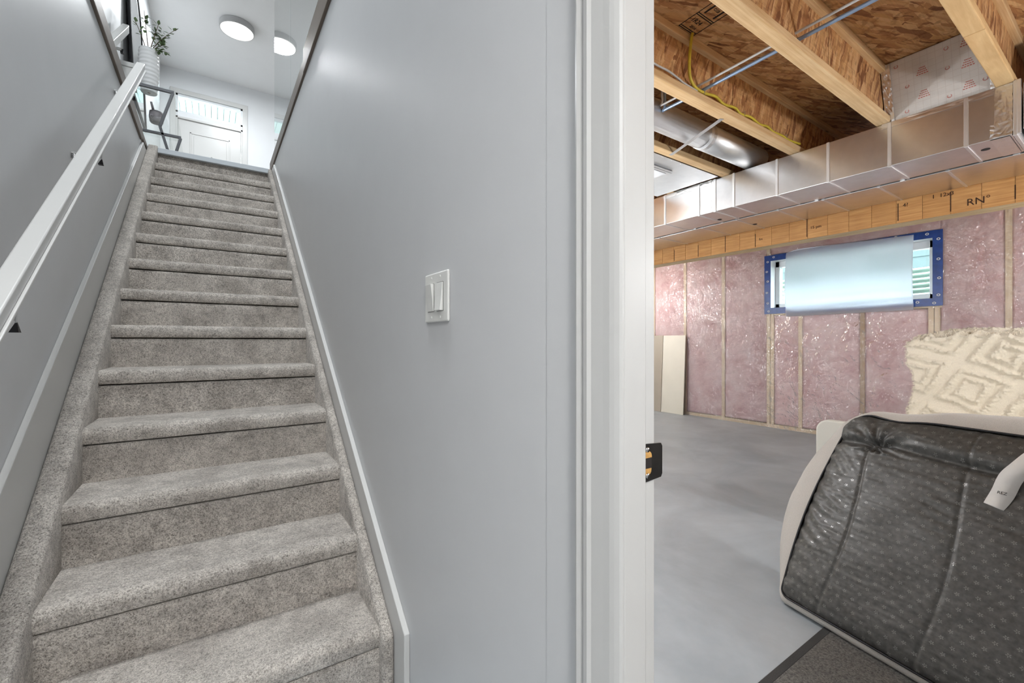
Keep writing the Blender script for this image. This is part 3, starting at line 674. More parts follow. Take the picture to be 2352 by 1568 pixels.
mr = empty('arched_mirror', (-0.66, 5.85, ZT + 0.008), 'arched mirror in thin black frame leaning on the foyer wall', 'mirror')
pts = []
yc, hw, zb, zs = 5.94, 0.46, ZT + 0.024, 4.35
path = [(yc - hw, zb)] + [(yc - hw * math.cos(a), zs + hw * math.sin(a)) for a in [math.pi * k / 24 for k in range(25)]] + [(yc + hw, zb)]
lean = lambda z: -0.628 - 0.05 * (z - zb) / 1.4
MB().tube([(lean(z), y, z) for y, z in path] + [(lean(zb), yc - hw, zb)], 0.014, 8).build('frame', 'black_metal', mr)
mp_ = [(lean(z) + 0.004, y, z) for y, z in path]; mq = [(lean(z) - 0.006, y, z) for y, z in path]; n_ = len(path)
MB().add(mp_ + mq, [tuple(range(n_)), tuple(range(2 * n_ - 1, n_ - 1, -1))] + [(i, (i + 1) % n_, n_ + (i + 1) % n_, n_ + i) for i in range(n_)]).build('mirror_glass', 'mirror', mr)
bx_ = empty('keepsake_box', (-0.64, 5.34, ZT + 0.008), 'white box with moulded lid on the console table beside the vase', 'box')
MB().box(-0.690, -0.592, 5.265, 5.43, ZT + 0.009, 3.55).build('box_body', 'trim_white', bx_, 0.003)
MB().box(-0.695, -0.586, 5.255, 5.44, 3.55, 3.595).build('box_lid', 'trim_white', bx_, 0.006)

# ------------------------------------------------------------------ basement ceiling: I-joists and subfloor sheets
ce = empty('ceiling', (2.5, 1.2, J), 'open basement ceiling of wooden I-joists under strand board', kind='structure')
JY = [-0.96, -0.49, -0.02, 0.425, 0.895, 1.362, 1.835, 2.31, 2.78, 3.25, 3.72, 4.19, 4.66]
FW = 0.064; FH = 0.038
for y in JY:
    j = empty('joist', Vector((2.0, y, J)) - wloc(ce)); j.parent = ce
    if abs(y - 0.425) < 0.01:
        for xa, xc_ in ((0.52, 2.538), (2.542, 5.53)): MB().box(xa, xc_, y - FW / 2, y + FW / 2, J, J + FH).build('bottom_flange', 'plywood', j, 0.004)
    else: MB().box(0.52, 5.53, y - FW / 2, y + FW / 2, J, J + FH).build('bottom_flange', 'lumber', j, 0.004)
    MB().box(0.52, 5.53, y - FW / 2, y + FW / 2, SUB - FH, SUB).build('top_flange', 'lumber', j, 0.003)
    for x0, x1 in ((0.52, 2.42), (2.424, 5.53)):
        MB().box(x0, x1, y - 0.005, y + 0.005, J + FH - 0.004, SUB - FH + 0.004).build('web', 'osb_web', j)
ys = [-1.2, -0.02, 1.11, 2.31, 3.51, 5.2]; xs = [0.52, 2.30, 4.0, 6.0]
sheets = {}
for a in range(5):
    for bq in range(3):
        o = MB().box(xs[bq] + 0.0015, xs[bq + 1] - 0.0015, ys[a] + 0.0015, ys[a + 1] - 0.0015, SUB, SUB + 0.011).build('subfloor_sheet', 'osb_floor', ce)
        sheets[(a, bq)] = o
# printed grade stamp on the strand board (bay between the two middle joists)
gs = empty('grade_stamp', Vector((1.94, 1.25, SUB)) - wloc(ce)); gs.parent = ce; gs['label'] = 'black printed grade stamp on strand board'
zs_ = SUB - 0.0008
def ink(x0, x1, y0, y1): MB().box(x0, x1, y0, y1, zs_ - 0.0004, SUB - 0.0001).build('stamp_line', 'ink', gs)
ink(1.880, 1.884, 0.94, 1.325); ink(2.004, 2.008, 0.94, 1.325)
for yy in (1.128, 1.138, 1.216, 1.226, 1.31, 1.32): ink(1.882, 2.006, yy, yy + 0.004)
ink(1.905, 1.915, 1.15, 1.205); ink(1.975, 1.985, 1.15, 1.205)
RT = (math.pi, 0, 0)
text('stamp_text', 'OSB', 0.05, gs, (1.893, 1.085, zs_), RT, 'ink')
text('stamp_text', 'OSB', 0.022, gs, (1.925, 1.172, zs_), RT, 'ink')
text('stamp_text', '1R24', 0.034, gs, (1.895, 1.27, zs_), RT, 'ink')
text('stamp_text', '2F16', 0.022, gs, (1.93, 1.30, zs_), RT, 'ink')
MB().lathe([(0.018, 0), (0.018, -0.0006)], (1.985, 1.08, SUB - 0.0002), 16).build('stamp_seal', 'ink', gs)
gs2 = empty('grade_stamp', Vector((2.6, 0.25, SUB)) - wloc(ce)); gs2.parent = ce
for k in range(5): MB().box(2.55 + k * 0.022, 2.563 + k * 0.022, 0.22, 0.31, SUB - 0.0012, SUB - 0.0001).build('stamp_bar', 'ink', gs2)

# ------------------------------------------------------------------ cables, tubing, strap
wb = 1.362 - 0.013
def smooth_path(pts, n=8):
    P = [Vector(p) for p in pts]; out = []
    for i in range(len(P) - 1):
        p0, p1, p2, p3 = P[max(i - 1, 0)], P[i], P[i + 1], P[min(i + 2, len(P) - 1)]
        for k in range(n):
            t = k / n
            out.append(0.5 * ((2 * p1) + (-p0 + p2) * t + (2 * p0 - 5 * p1 + 4 * p2 - p3) * t * t + (-p0 + 3 * p1 - 3 * p2 + p3) * t ** 3))
    return out + [P[-1]]
yc_ = [(1.985, 1.318, SUB - 0.001), (1.975, 1.32, 2.55), (1.965, 1.322, 2.45), (1.985, 1.33, 2.385), (2.04, 1.338, 2.358), (2.12, 1.338, 2.353), (2.22, 1.337, 2.366), (2.30, 1.338, 2.350), (2.41, 1.337, 2.362), (2.47, 1.337, 2.346), (2.58, 1.337, 2.358), (2.68, 1.338, 2.345), (2.77, 1.338, 2.357), (2.84, 1.338, 2.344), (2.95, 1.338, 2.350), (3.06, 1.338, 2.346), (3.20, 1.338, 2.36)]
yo = tag(MB().tube(smooth_path(yc_), 0.0075, 8).build('yellow_cable', 'yellow_cable', smooth=True), 'yellow electrical cable stapled along the joist flange', 'cable')
for x in (2.11, 2.50, 3.0):
    sx = MB().box(x - 0.002, x + 0.002, 1.328, 1.346, 2.344, 2.3685).build('staple', 'galv_pipe', yo)
wcab = [(1.45, 1.338, 2.372), (1.60, 1.337, 2.366), (1.73, 1.337, 2.362), (1.82, 1.337, 2.364), (1.90, 1.338, 2.355), (1.95, 1.338, 2.347), (2.06, 1.342, 2.346)]
tag(MB().tube(smooth_path(wcab), 0.0052, 8).build('white_cable', 'white_cable', smooth=True), 'white electrical cable lying on the joist flange beside the yellow one', 'cable')
tag(MB().tube(smooth_path([(2.085, -0.3, 2.405), (2.085, 0.9, 2.392), (2.085, 1.53, 2.386), (2.085, 1.570, 2.41), (2.085, 1.572, 2.60)], 6), 0.0058, 8).build('water_tube', 'white_cable', smooth=True), 'thin white tube running through the joist webs', 'tube', 'tubes through the joists')
tag(MB().tube(smooth_path([(2.108, -0.3, 2.382), (2.108, 0.9, 2.372), (2.108, 1.53, 2.366), (2.108, 1.570, 2.39), (2.108, 1.572, 2.60)], 6), 0.0085, 8).build('water_tube', 'blue_strip', smooth=True), 'thicker blue-grey tube running through the joist webs', 'tube', 'tubes through the joists')
tag(MB().bar((2.345, 1.375, J - 0.002), (2.520, 1.835, J - 0.002), 0.026, 0.0015, (0, 0, 1)).build('hanger_strap', 'galv_pipe'), 'flat metal strap nailed under two joists across the round pipe', 'strap')

# round duct in a joist bay
rp = empty('round_duct', (2.7, 1.62, J), 'round galvanised duct pipe running between two joists', 'duct')
zc_ = 2.385; yp = 1.665; rr_ = 0.078
MB().tube([(1.0, yp, zc_), (2.62, yp, zc_)], rr_, 28).build('pipe', 'galv_pipe', rp, smooth=True)
MB().tube([(2.60, yp, zc_), (3.30, yp, zc_), (3.34, yp, zc_)], [rr_ + 0.003, rr_ + 0.003, 0.02], 28).build('pipe', 'galv_pipe', rp, smooth=True)
for x in (1.9, 2.62): MB().tube([(x, yp, zc_), (x + 0.03, yp, zc_)], rr_ + 0.005, 28).build('collar', 'galv_pipe', rp)

# sheet-metal pan closing the next bay
pn = empty('joist_pan', (2.3, 2.08, J), 'flat pale sheet metal closing the joist bay beside the duct', 'sheet metal')
MB().box(1.0, 3.14, 1.872, 2.42, J - 0.003, J - 0.0005).build('sheet', 'pan_metal', pn)
for x in [1.9 + 0.1 * k for k in range(12)]:
    MB().lathe([(0.004, 0), (0.003, -0.002)], (x, 1.884, J - 0.003), 8).build('nail', 'galv_pipe', pn)
tray = MB().box(2.18, 2.76, 1.99, 2.30, J - 0.022, J - 0.003).build('raised_tray', 'pan_metal', pn, 0.01, 2)
MB().box(2.20, 2.72, 2.02, 2.28, J - 0.025, J - 0.022).build('tray_lid', 'vinyl_white', tray, 0.002)

# ------------------------------------------------------------------ rectangular ducts
ZD0 = 2.05
def rect_duct(name, x0, x1, ycuts, label, z0=ZD0, z1=J - 0.004):
    d = empty(name, ((x0 + x1) / 2, 1.5, z0), label, 'duct', 'trunk ducts under the joists')
    for a, b in zip(ycuts[:-1], ycuts[1:]):
        MB().box(x0, x1, a + 0.002, b - 0.002, z0, z1).build('duct_section', 'galvanised', d, 0.003)
    for y in ycuts[1:-1]:
        c = MB().box(x0 - 0.006, x0 + 0.001, y - 0.008, y + 0.008, z0 - 0.004, z1)
        c.box(x0, x1, y - 0.006, y + 0.006, z0 - 0.005, z0 + 0.001)
        c.build('drive_cleat', 'galv_pipe', d, 0.001)
    return d
d1 = rect_duct('trunk_duct', 3.168, 3.50, [0.40, 0.558, 0.864, 1.165, 1.466, 1.766, 1.912, 2.046, 2.361, 2.75, 3.2, 4.0, 5.19], 'near galvanised trunk duct hanging under the joists')
d2 = rect_duct('trunk_duct', 3.535, 3.985, [-0.4, 0.30, 0.70, 1.02, 1.33, 1.63, 1.95, 2.25, 2.7, 3.2, 4.0, 5.19], 'wider galvanised trunk duct behind the near one, next to the beam')
# foil tape patches: wrinkled strips
def tape(x0, x1, y0, y1, z0, z1, face, parent, seed=0):
    def fn(u, v):
        if face == 'x':
            y = y0 + (y1 - y0) * u; z = z0 + (z1 - z0) * v
            return (x0 - 0.002 - abs(nz(y, z, seed, 45)) * 0.0025, y + nz(z, seed, 0, 60) * 0.003, z)
        x = x0 + (x1 - x0) * u; y = y0 + (y1 - y0) * v
        return (x, y, z0 - 0.002 - abs(nz(x, y, seed, 40)) * 0.0022)
    o = MB().grid(fn, 24, 18).build('foil_tape', 'foil_tape', parent)
    sm = o.modifiers.new('thick', 'SOLIDIFY'); sm.thickness = 0.001
    return o
tape(3.168, 0, 1.905, 1.955, 2.052, 2.296, 'x', d1, 1)
tape(3.168, 0, 1.94, 2.36, 2.262, 2.298, 'x', d1, 2)
tape(3.168, 0, 0.40, 0.475, 2.052, 2.12, 'x', d1, 3)
tape(3.168, 0, 0.40, 0.90, 2.268, 2.298, 'x', d1, 4)
tape(3.168, 0, 0.40, 0.46, 2.1, 2.298, 'x', d1, 5)
tape(3.17, 3.49, 0.41, 0.475, 2.049, 0, 'z', d1, 6)
for (x, y, p) in ((3.408, 2.017, d1), (3.791, 1.93, d2), (3.30, 0.51, d1)):
    MB().lathe([(0.017, 0.0), (0.017, -0.0012)], (x, y, ZD0 - 0.0005), 18).build('hole', 'ink', p)
ec = empty('duct_end_collar', (3.33, 0.385, ZD0), 'folded end collar on the near trunk duct', 'duct collar')
MB().box(3.158, 3.51, 0.384, 0.398, 2.040, 2.305).build('flange', 'galv_pipe', ec, 0.002)
MB().box(3.150, 3.165, 0.372, 0.384, 2.045, 2.30).build('drive_cleat', 'galv_pipe', ec, 0.001)
tag(MB().box(3.20, 3.50, -1.1, 0.371, 2.075, J - 0.004).build('branch_duct', 'galvanised', bevel=0.003), 'smaller duct continuing past the folded end collar', 'duct')
# wire hook clips hanging along the gap between both ducts
for k, y in enumerate((0.43, 0.895, 1.362, 2.31)):
    tag(MB().box(3.506, 3.528, y - 0.012, y + 0.012, 2.043, 2.30).build('hanger_clip', 'galv_pipe', bevel=0.002), ['bent metal hanger clip beside the end collar', 'metal hanger clip under the brightest part of the duct', 'metal hanger clip near the two round duct holes', 'leftmost metal hanger clip between the trunk ducts'][k], 'clip', 'hanger clips between the ducts')

# foil-faced insulation block over the duct
fb = empty('foil_insulation', (3.16, 0.66, J), 'silver foil-faced insulation board with faint red print above the duct', 'insulation')
def fb_pt(y, z): return 3.185 - 0.09 * (z - J) / (SUB - J)
MB().add([(fb_pt(0, J), 0.462, J - 0.004), (fb_pt(0, J), 0.858, J - 0.004), (fb_pt(0, SUB), 0.884, SUB - 0.003), (fb_pt(0, SUB), 0.440, SUB - 0.003),
          (3.26, 0.462, J - 0.004), (3.26, 0.858, J - 0.004), (3.17, 0.884, SUB - 0.003), (3.17, 0.440, SUB - 0.003)],
         [(0, 1, 2, 3), (7, 6, 5, 4), (0, 4, 5, 1), (1, 5, 6, 2), (2, 6, 7, 3), (3, 7, 4, 0)]).build('board', 'foil_board', fb, 0.006, 2)
for (y0, y1) in ((0.845, 0.885), (0.44, 0.475)):
    def fn(u, v, y0=y0, y1=y1):
        z = J + (SUB - 0.008 - J) * v; y = y0 + (y1 - y0) * u
        return (fb_pt(0, z) - 0.004 - abs(nz(y, z, 2, 50)) * 0.006, y, z)
    o = MB().grid(fn, 6, 24).build('foil_tape', 'foil_tape', fb); o.modifiers.new('thick', 'SOLIDIFY').thickness = 0.001
for k, (y, f) in enumerate(((0.82, 0.88), (0.62, 0.86), (0.78, 0.50), (0.62, 0.56), (0.79, 0.10), (0.62, 0.12), (0.49, 0.2))):
    z = J + (SUB - J) * f; x = fb_pt(0, z) - 0.0015
    ring = [(x - 0.0004, y + 0.008 * math.cos(a), z + 0.008 * math.sin(a)) for a in [2 * math.pi * i / 12 for i in range(13)]]
    MB().tube(ring, 0.0014, 5, False).build('printed_ring', 'red_print', fb)
for (yc__, f0) in ((0.715, 0.62), (0.715, 0.25), (0.545, 0.8), (0.545, 0.48), (0.545, 0.15)):
    for k in range(4):
        z = J + (SUB - J) * f0 + 0.010 * k; x = fb_pt(0, z) - 0.0012
        L = 0.05 - 0.008 * k
        m_ = MB()
        for i in range(5):
            ya = yc__ + L / 2 - L * i / 5
            m_.bar((x, ya, z), (x, ya - L * 0.14, z), 0.0008, 0.006, (0, 0, 1))
        m_.build('printed_text', 'red_print', fb)

# ------------------------------------------------------------------ basement back wall
wbk = empty('wall_back', (XB, 2.2, 0), 'insulated stud wall covered with clear plastic film', kind='structure')
MB().box(5.84, 5.95, -1.2, 1.20, 0, 2.6).box(5.84, 5.95, 2.72, 5.2, 0, 2.6).box(5.84, 5.95, 1.20, 2.72, 0, 1.42).box(5.84, 5.95, 1.20, 2.72, 2.10, 2.6).build('foundation', 'concrete_wall', wbk)
SY = [(4.95, .038), (4.45, .038), (3.90, .038), (3.318, .040), (2.735, .038), (2.690, .038), (2.377, .038), (1.780, .038), (1.240, .038), (1.196, .038), (0.742, .040), (0.25, .038), (-0.25, .038), (-0.75, .038)]
WZ0, WZ1, WY0, WY1 = 1.42, 2.11, 1.165, 2.765
for y, wd in SY:
    if WY0 + 0.02 < y < WY1 - 0.04: MB().box(XB + 0.009, 5.80, y - wd / 2, y + wd / 2, 0.04, WZ0 - 0.04).build('stud', 'stud_grey' if abs(y - 1.78) < .01 else 'stud_wood', wbk)
    else: MB().box(XB + 0.009, 5.80, y - wd / 2, y + wd / 2, 0.04, 2.56).build('stud', 'stud_wood', wbk)
MB().box(XB + 0.015, 5.80, -1.2, 5.2, 0.0, 0.042).build('bottom_plate', 'stud_wood', wbk)
MB().box(XB + 0.022, 5.80, WY0, WY1, WZ0 - 0.04, WZ0).build('sill_plate', 'stud_wood', wbk)
def batt(y0, y1, z0, z1):
    sd = y0 * 3.3
    def fn(u, v):
        y = y0 + (y1 - y0) * u; z = z0 + (z1 - z0) * v
        ed = min(1, min(u, 1 - u) * 7) * min(1, min(v, 1 - v) * 9)
        return (XB + 0.026 - 0.010 * ed + nz(y + sd, z, 0.3, 5) * 0.004 + nz(y + sd, z, 0.7, 22) * 0.002, y, z)
    o = MB().grid(fn, 24, 60).build('insulation_batt', 'pink_insulation', wbk, smooth=True, fix=False)
    sm = o.modifiers.new('thick', 'SOLIDIFY'); sm.thickness = 0.05; sm.offset = 1.0
edges = sorted(SY, key=lambda s: -s[0])
for (a, wa), (b, wb_) in zip(edges[:-1], edges[1:]):
    y1, y0 = a - wa / 2, b + wb_ / 2
    if y1 - y0 < 0.03: continue
    MB().box(XB + 0.022, 5.80, y0, y1, 2.562, 2.60).build('top_plate', 'stud_wood', wbk)
    inwin = y0 > WY0 - 0.03 and y1 < WY1 + 0.01
    batt(y0, y1, 0.05, WZ0 - 0.045 if inwin else 2.56)
batt(WY0, WY1, WZ1 + 0.02, 2.56)
# clear film with soft wrinkles, cut around the window
def film(y0, y1, z0, z1, nu, nv):
    def fn(u, v):
        y = y0 + (y1 - y0) * u; z = z0 + (z1 - z0) * v
        dip = nz(y, z * 0.7, 9.1, 2.0) * 0.004 + nz(y * 0.6, z * 2.5, 4.4, 3.2) * 0.003
        dip += 0.006 * max(0, nz(y * 1.6 + z * 0.8, z - y * 0.5, 1.7, 4.0)) ** 2
        return (XB + 0.001 + dip, y, z)
    return MB().grid(fn, nu, nv)
for a in ((-1.2, WY0 + 0.02, 0.0, 2.58, 120, 120), (WY1 - 0.02, 5.2, 0.0, 2.58, 120, 120), (WY0 + 0.02, WY1 - 0.02, 0.0, WZ0 + 0.02, 90, 70), (WY0 + 0.02, WY1 - 0.02, WZ1 - 0.01, 2.58, 90, 20)):
    film(*a).build('vapour_film', 'vapour_film', wbk, smooth=True)
# dropped laminated beam just beyond the ducts
bm_ = empty('beam', (4.11, 2.0, 1.90), 'dropped laminated timber beam with pencilled notes below the ducts', 'beam')
BX = 4.03
for k in range(4):
    MB().box(BX + 0.008 + k * 0.0405, BX + 0.046 + k * 0.0405, -1.19, 5.19, 1.902, 2.298).build('ply', 'plate_wood', bm_)
yb = 0.889 * 0.72 - 0.141 * 13
while yb < 5.19:
    MB().box(BX, BX + 0.008, max(yb, -1.19) + 0.001, min(yb + 0.141, 5.19) - 0.001, 1.900, 2.298).build('face_panel', 'lvl', bm_)
    yb += 0.141
TR = (math.pi / 2, 0, -math.pi / 2)
T_ = lambda t, size, y, z: text('beam_writing', t, size, bm_, (BX - 0.0015, y * 0.72, 1.059 + (z - 1.059) * 0.72), TR, 'ink_brown')
T_('RN\u00b0 \u2713' if False else 'RN\u00b0', 0.062, 0.985, 2.275)
T_('1  12x3', 0.036, 1.215, 2.400)
T_('4?', 0.036, 1.425, 2.375)
T_('15 pm', 0.032, 2.235, 2.33)
T_('6x', 0.032, 2.80, 2.31)
for (y, z0, z1) in ((1.461, 2.25, 2.42), (2.267, 2.25, 2.45), (3.236, 2.24, 2.50), (1.086, 2.25, 2.43), (0.693, 2.26, 2.38), (2.846, 2.24, 2.4), (3.627, 2.24, 2.4), (4.012, 2.24, 2.4)):
    MB().box(BX - 0.0015, BX + 0.001, y * 0.72 - 0.0025, y * 0.72 + 0.0025, 1.059 + (z0 - 1.059) * 0.72, 1.059 + (z1 - 1.059) * 0.72).build('marker_line', 'ink_brown', bm_)

# window with blue membrane, milky sheet and corrugated well
w2 = empty('window_2', (5.75, 1.96, WZ0), 'basement window in blue membrane half covered by a milky plastic sheet', kind='structure')
MW = 0.062
for nm, a in (('membrane', (WY0 - 0.01, WY1 + 0.01, WZ1 - MW, WZ1 + 0.008)), ('membrane', (WY0 - 0.01, WY1 + 0.01, WZ0 - 0.022, WZ0 + MW - 0.01)), ('membrane', (WY0 - 0.01, WY0 + MW, WZ0 + MW - 0.01, WZ1 - MW)), ('membrane', (WY1 - MW, WY1 + 0.01, WZ0 + MW - 0.01, WZ1 - MW))):
    MB().box(XB - 0.004, XB + 0.003, *a).build(nm, 'blue_membrane', w2)
# reveal (white buck) and vinyl frame
for a in ((WY0 + MW, WY1 - MW, WZ1 - MW, WZ1 - MW + 0.01), (WY0 + MW, WY1 - MW, WZ0 + MW - 0.02, WZ0 + MW - 0.01), (WY0 + MW - 0.01, WY0 + MW, WZ0 + MW - 0.02, WZ1 - MW + 0.01), (WY1 - MW, WY1 - MW + 0.01, WZ0 + MW - 0.02, WZ1 - MW + 0.01)):
    MB().box(XB + 0.003, 5.90, *a).build('reveal', 'vinyl_white', w2)
FY0, FY1, FZ0, FZ1 = WY0 + MW, WY1 - MW, WZ0 + MW - 0.01, WZ1 - MW
for a in ((FY0, FY1, FZ0, FZ0 + 0.055), (FY0, FY1, FZ1 - 0.075, FZ1), (FY0, FY0 + 0.05, FZ0, FZ1), (FY1 - 0.05, FY1, FZ0, FZ1), ((FY0 + FY1) / 2 - 0.03, (FY0 + FY1) / 2 + 0.03, FZ0, FZ1)):
    MB().box(5.80, 5.88, *a).build('window_frame', 'vinyl_white', w2, 0.006)
ym = (FY0 + FY1) / 2
for a, b in ((FY0 + 0.045, ym - 0.025), (ym + 0.025, FY1 - 0.045)):
    MB().box(5.835, 5.843, a, b, FZ0 + 0.05, FZ1 - 0.07).build('pane', 'glass_green', w2)
rs = random.Random(5)
for k, (y, z) in enumerate([(WY0 + 0.02, 2.03), (WY0 + 0.02, 1.84), (WY0 + 0.015, 1.66), (WY0 + 0.02, 1.50), (WY0 + 0.05, 1.425), (WY0 + 0.17, 1.44), (WY0 + 0.10, 2.09), (WY1 - 0.03, 2.04), (WY1 - 0.02, 1.92), (WY1 - 0.03, 1.80), (WY1 - 0.02, 1.66), (WY1 - 0.03, 1.53), (WY1 - 0.04, 1.43), (WY1 - 0.10, 2.09), (1.50, 2.105), (1.78, 2.105), (2.05, 2.105), (2.3, 2.105)]):
    ring = [(XB - 0.005, y + 0.011 * math.cos(a), z + 0.009 * math.sin(a)) for a in [2 * math.pi * i / 12 for i in range(13)]]
    MB().tube(ring, 0.003, 5, False).build('sealant_dab', 'label_white', w2)
# the loose sheet
def sh(u, v):
    y = 2.52 + (1.357 - 2.52) * u; z = 2.145 - 0.79 * v
    z = z - 0.045 * u * (1 - v) + 0.012 * u * v
    if v < 0.06: z -= 0.03 * max(0, 1 - u * 9) * (1 - v / 0.06)
    x = 5.655 - 0.035 * math.sin(math.pi * min(1, v * 1.05)) - 0.012 * v
    fold = 0.006 * math.sin(v * 46 + u * 2.5) * max(0, v - 0.62) * 2.4
    x += fold + nz(y, z, 0.5, 2.5) * 0.010 + 0.012 * (1 if u < .07 else 0) * (0.07 - u) / .07
    return (x, y, z)
o = tag(MB().grid(sh, 80, 80).build('plastic_sheet', 'milky_sheet', smooth=True), 'milky white plastic sheet hung over the basement window', 'plastic sheet')
o.modifiers.new('thick', 'SOLIDIFY').thickness = 0.0008
# corrugated steel window well outside
ww = tag(MB().grid(lambda u, v: (5.97 + 0.55 * math.sin(math.pi * u) + 0.020 * math.tanh(2.2 * math.sin(v * 2 * math.pi * 13)), 1.96 - 1.02 * math.cos(math.pi * u), 1.15 + 0.72 * v), 48, 208).build('window_well', 'well_steel', smooth=True), 'corrugated steel window well outside the basement window', 'window well')
ww.modifiers.new('thick', 'SOLIDIFY').thickness = 0.003
tag(MB().box(5.96, 6.75, 0.8, 3.1, 1.05, 1.14).build('well_gravel', 'concrete_wall'), 'gravel bottom of the window well', 'gravel', kind='stuff')

nb = empty('neighbour_house_wall', (9.2, 2.0, 1.6), 'grey-teal siding of the house next door seen through the basement window', 'house wall')
for k in range(14):
    MB().prism([(9.2, 1.6 + k * 0.2), (9.23, 1.6 + k * 0.2), (9.23, 1.8 + k * 0.2), (9.215, 1.8 + k * 0.2)], 'y', -2, 6).build('siding_board', 'siding_teal', nb)
tag(MB().box(-6, 6, YF + 0.3, 24, 2.2, 2.3).build('soffit_shade_ground', 'shade_ground_grey', origin=(0, 12, 2.2)), 'unseen dark pavement added outside the front door to dim the soffit', 'pavement')  # added ground, cuts the sky light reaching the soffit from below

# ------------------------------------------------------------------ basement things
lb = empty('drywall_offcut', (5.58, 4.2, 0.0), 'beige drywall offcut leaning against the pink insulated wall', 'drywall sheet')
MB().add([(5.585, 3.86, 0.002), (5.585, 4.235, 0.002), (5.645, 4.235, 1.148), (5.645, 3.86, 1.148), (5.600, 3.86, 0.002), (5.600, 4.235, 0.002), (5.660, 4.235, 1.148), (5.660, 3.86, 1.148)],
         [(0, 1, 2, 3), (7, 6, 5, 4), (0, 4, 5, 1), (1, 5, 6, 2), (2, 6, 7, 3), (3, 7, 4, 0)]).build('board', 'drywall_board', lb, 0.001)
tag(MB().add([(5.575, 4.237, 0.002), (5.575, 4.85, 0.002), (5.635, 4.85, 1.15), (5.635, 4.237, 1.15), (5.590, 4.237, 0.002), (5.590, 4.85, 0.002), (5.650, 4.85, 1.15), (5.650, 4.237, 1.15)],
         [(0, 1, 2, 3), (7, 6, 5, 4), (0, 4, 5, 1), (1, 5, 6, 2), (2, 6, 7, 3), (3, 7, 4, 0)]).build('drywall_offcut', 'drywall_side', bevel=0.001), 'darker drywall offcut half hidden by the doorway jamb', 'drywall sheet')

# floor mat
mt = empty('floor_mat', (2.3, 0.1, 0), 'dark grey carpet mat on the concrete floor', 'mat')
MB().box(1.10, 3.2, -0.80, 0.674, 0.0005, 0.008).build('mat_pile', 'rug_dark', mt, 0.002)
MB().box(1.08, 3.22, 0.674, 0.700, 0.0005, 0.007).build('mat_border', 'rug_border', mt, 0.002)

# tipped-up cushion bed: grey fabric body, black non-slip underside towards the door
O_ = Vector((1.8856, 0.856, 0.045)); EA = Vector((-0.2375, -0.9714, 0)).normalized(); EH = Vector((0.50946, -0.12456, 0.85143)); EH = (EH - EA * EH.dot(EA)).normalized(); EN = EA.cross(EH)
LB, HB = 1.22, 0.825
bd = empty('cushion_bed', (2.2, 0.35, 0), 'grey cushion bed tipped on edge showing its black quilted underside', 'cushion')
def L2W(a, h, n): return O_ + EA * a + EH * h + EN * n
def outline(k, off=0.0, bulge=0.0):
    # closed outline as list of (a,h), rounded corners, slight waviness; off pushes outwards
    pts = []
    R_ = [(0.035, 0.030), (0.09, 0.085), (0.09, 0.085), (0.035, 0.03)]
    def arc(cx, cy, r, a0, a1, n=8):
        for i in range(n + 1):
            t = a0 + (a1 - a0) * i / n; pts.append((cx + (r + off) * math.cos(t), cy + (r + off) * math.sin(t)))
    def line(p, q, n):
        for i in range(1, n): pts.append((p[0] + (q[0] - p[0]) * i / n, p[1] + (q[1] - p[1]) * i / n))
    P = math.pi
    arc(0.03, 0.03, 0.03, 1.5 * P, P); line((-off, 0.03), (-off, HB - 0.09), 26)
    arc(0.09, HB - 0.09, 0.09, P, 0.5 * P, 10); line((0.09, HB + off), (LB - 0.09, HB + off), 36)
    arc(LB - 0.09, HB - 0.09, 0.09, 0.5 * P, 0.0, 10); line((LB + off, HB - 0.09), (LB + off, 0.03), 26)
    arc(LB - 0.03, 0.03, 0.03, 0.0, -0.5 * P); line((LB - 0.03, -off), (0.03, -off), 36)
    out = []
    for (a, h) in pts:
        # the sides draw in and out a little, the top sags
        wl = -0.028 * math.sin(math.pi * min(1, max(0, h / 0.72))) * (1 if a < 0.2 else 0) * max(0, 1 - a / 0.2)
        wt = -0.016 * math.exp(-((a - 0.17) / 0.07) ** 2) * max(0, (h - 0.6) / 0.25)
        a2, h2 = a + wl, h + wt
        if bulge:
            def tab(v, T):
                for (x0, y0), (x1, y1) in zip(T[:-1], T[1:]):
                    if v <= x1: return y0 + (y1 - y0) * max(0, (v - x0) / (x1 - x0))
                return T[-1][1]
            dl = tab(h, [(0, -.030), (.18, -.095), (.30, -.120), (.40, -.130), (.53, -.122), (.63, -.108), (.75, -.07), (.83, -.05)])
            dt = tab(a, [(0, .030), (.02, .035), (.17, .062), (.31, .080), (.47, .100), (.9, .12), (1.2, .06)])
            kl = max(0, min(1, 1 - a / 0.09)); kt = max(0, min(1, 1 - (HB - h) / 0.09)); kb = max(0, min(1, 1 - h / 0.03)); kr = max(0, min(1, 1 - (LB - a) / 0.09))
            a2 += bulge * (dl * kl + 0.1 * kr); h2 += bulge * (dt * kt - 0.030 * kb)
        out.append((a2, h2)); continue
        out.append((a + wl, h + wt))
    return out
rings = [(0.003, 0.000, 0), (0.004, -0.004, 0.25), (0.004, -0.014, 0.55), (0.004, -0.035, 0.85), (0.004, -0.065, 1.0), (0.003, -0.10, 0.95), (0.0, -0.14, 0.75), (0.0, -0.175, 0.4), (0.0, -0.20, 0.0), (-0.02, -0.215, 0), (-0.02, -0.216, 0)]
mb = MB(); nn = None
for ri, (off, dep, bul) in enumerate(rings):
    ol = outline(0, off, bul); nn = len(ol)
    for i, (a, h) in enumerate(ol):
        edge_bottom = h < 0.0
        p = L2W(a, h, dep)
        p += EN * nz(p.x, p.y, p.z, 9) * 0.006
        p.z = max(p.z, 0.009)
        mb.v.append(p)
for ri in range(len(rings) - 1):
    for i in range(nn):
        a = ri * nn + i; b = ri * nn + (i + 1) % nn
        mb.f.append((a, b, b + nn, a + nn))
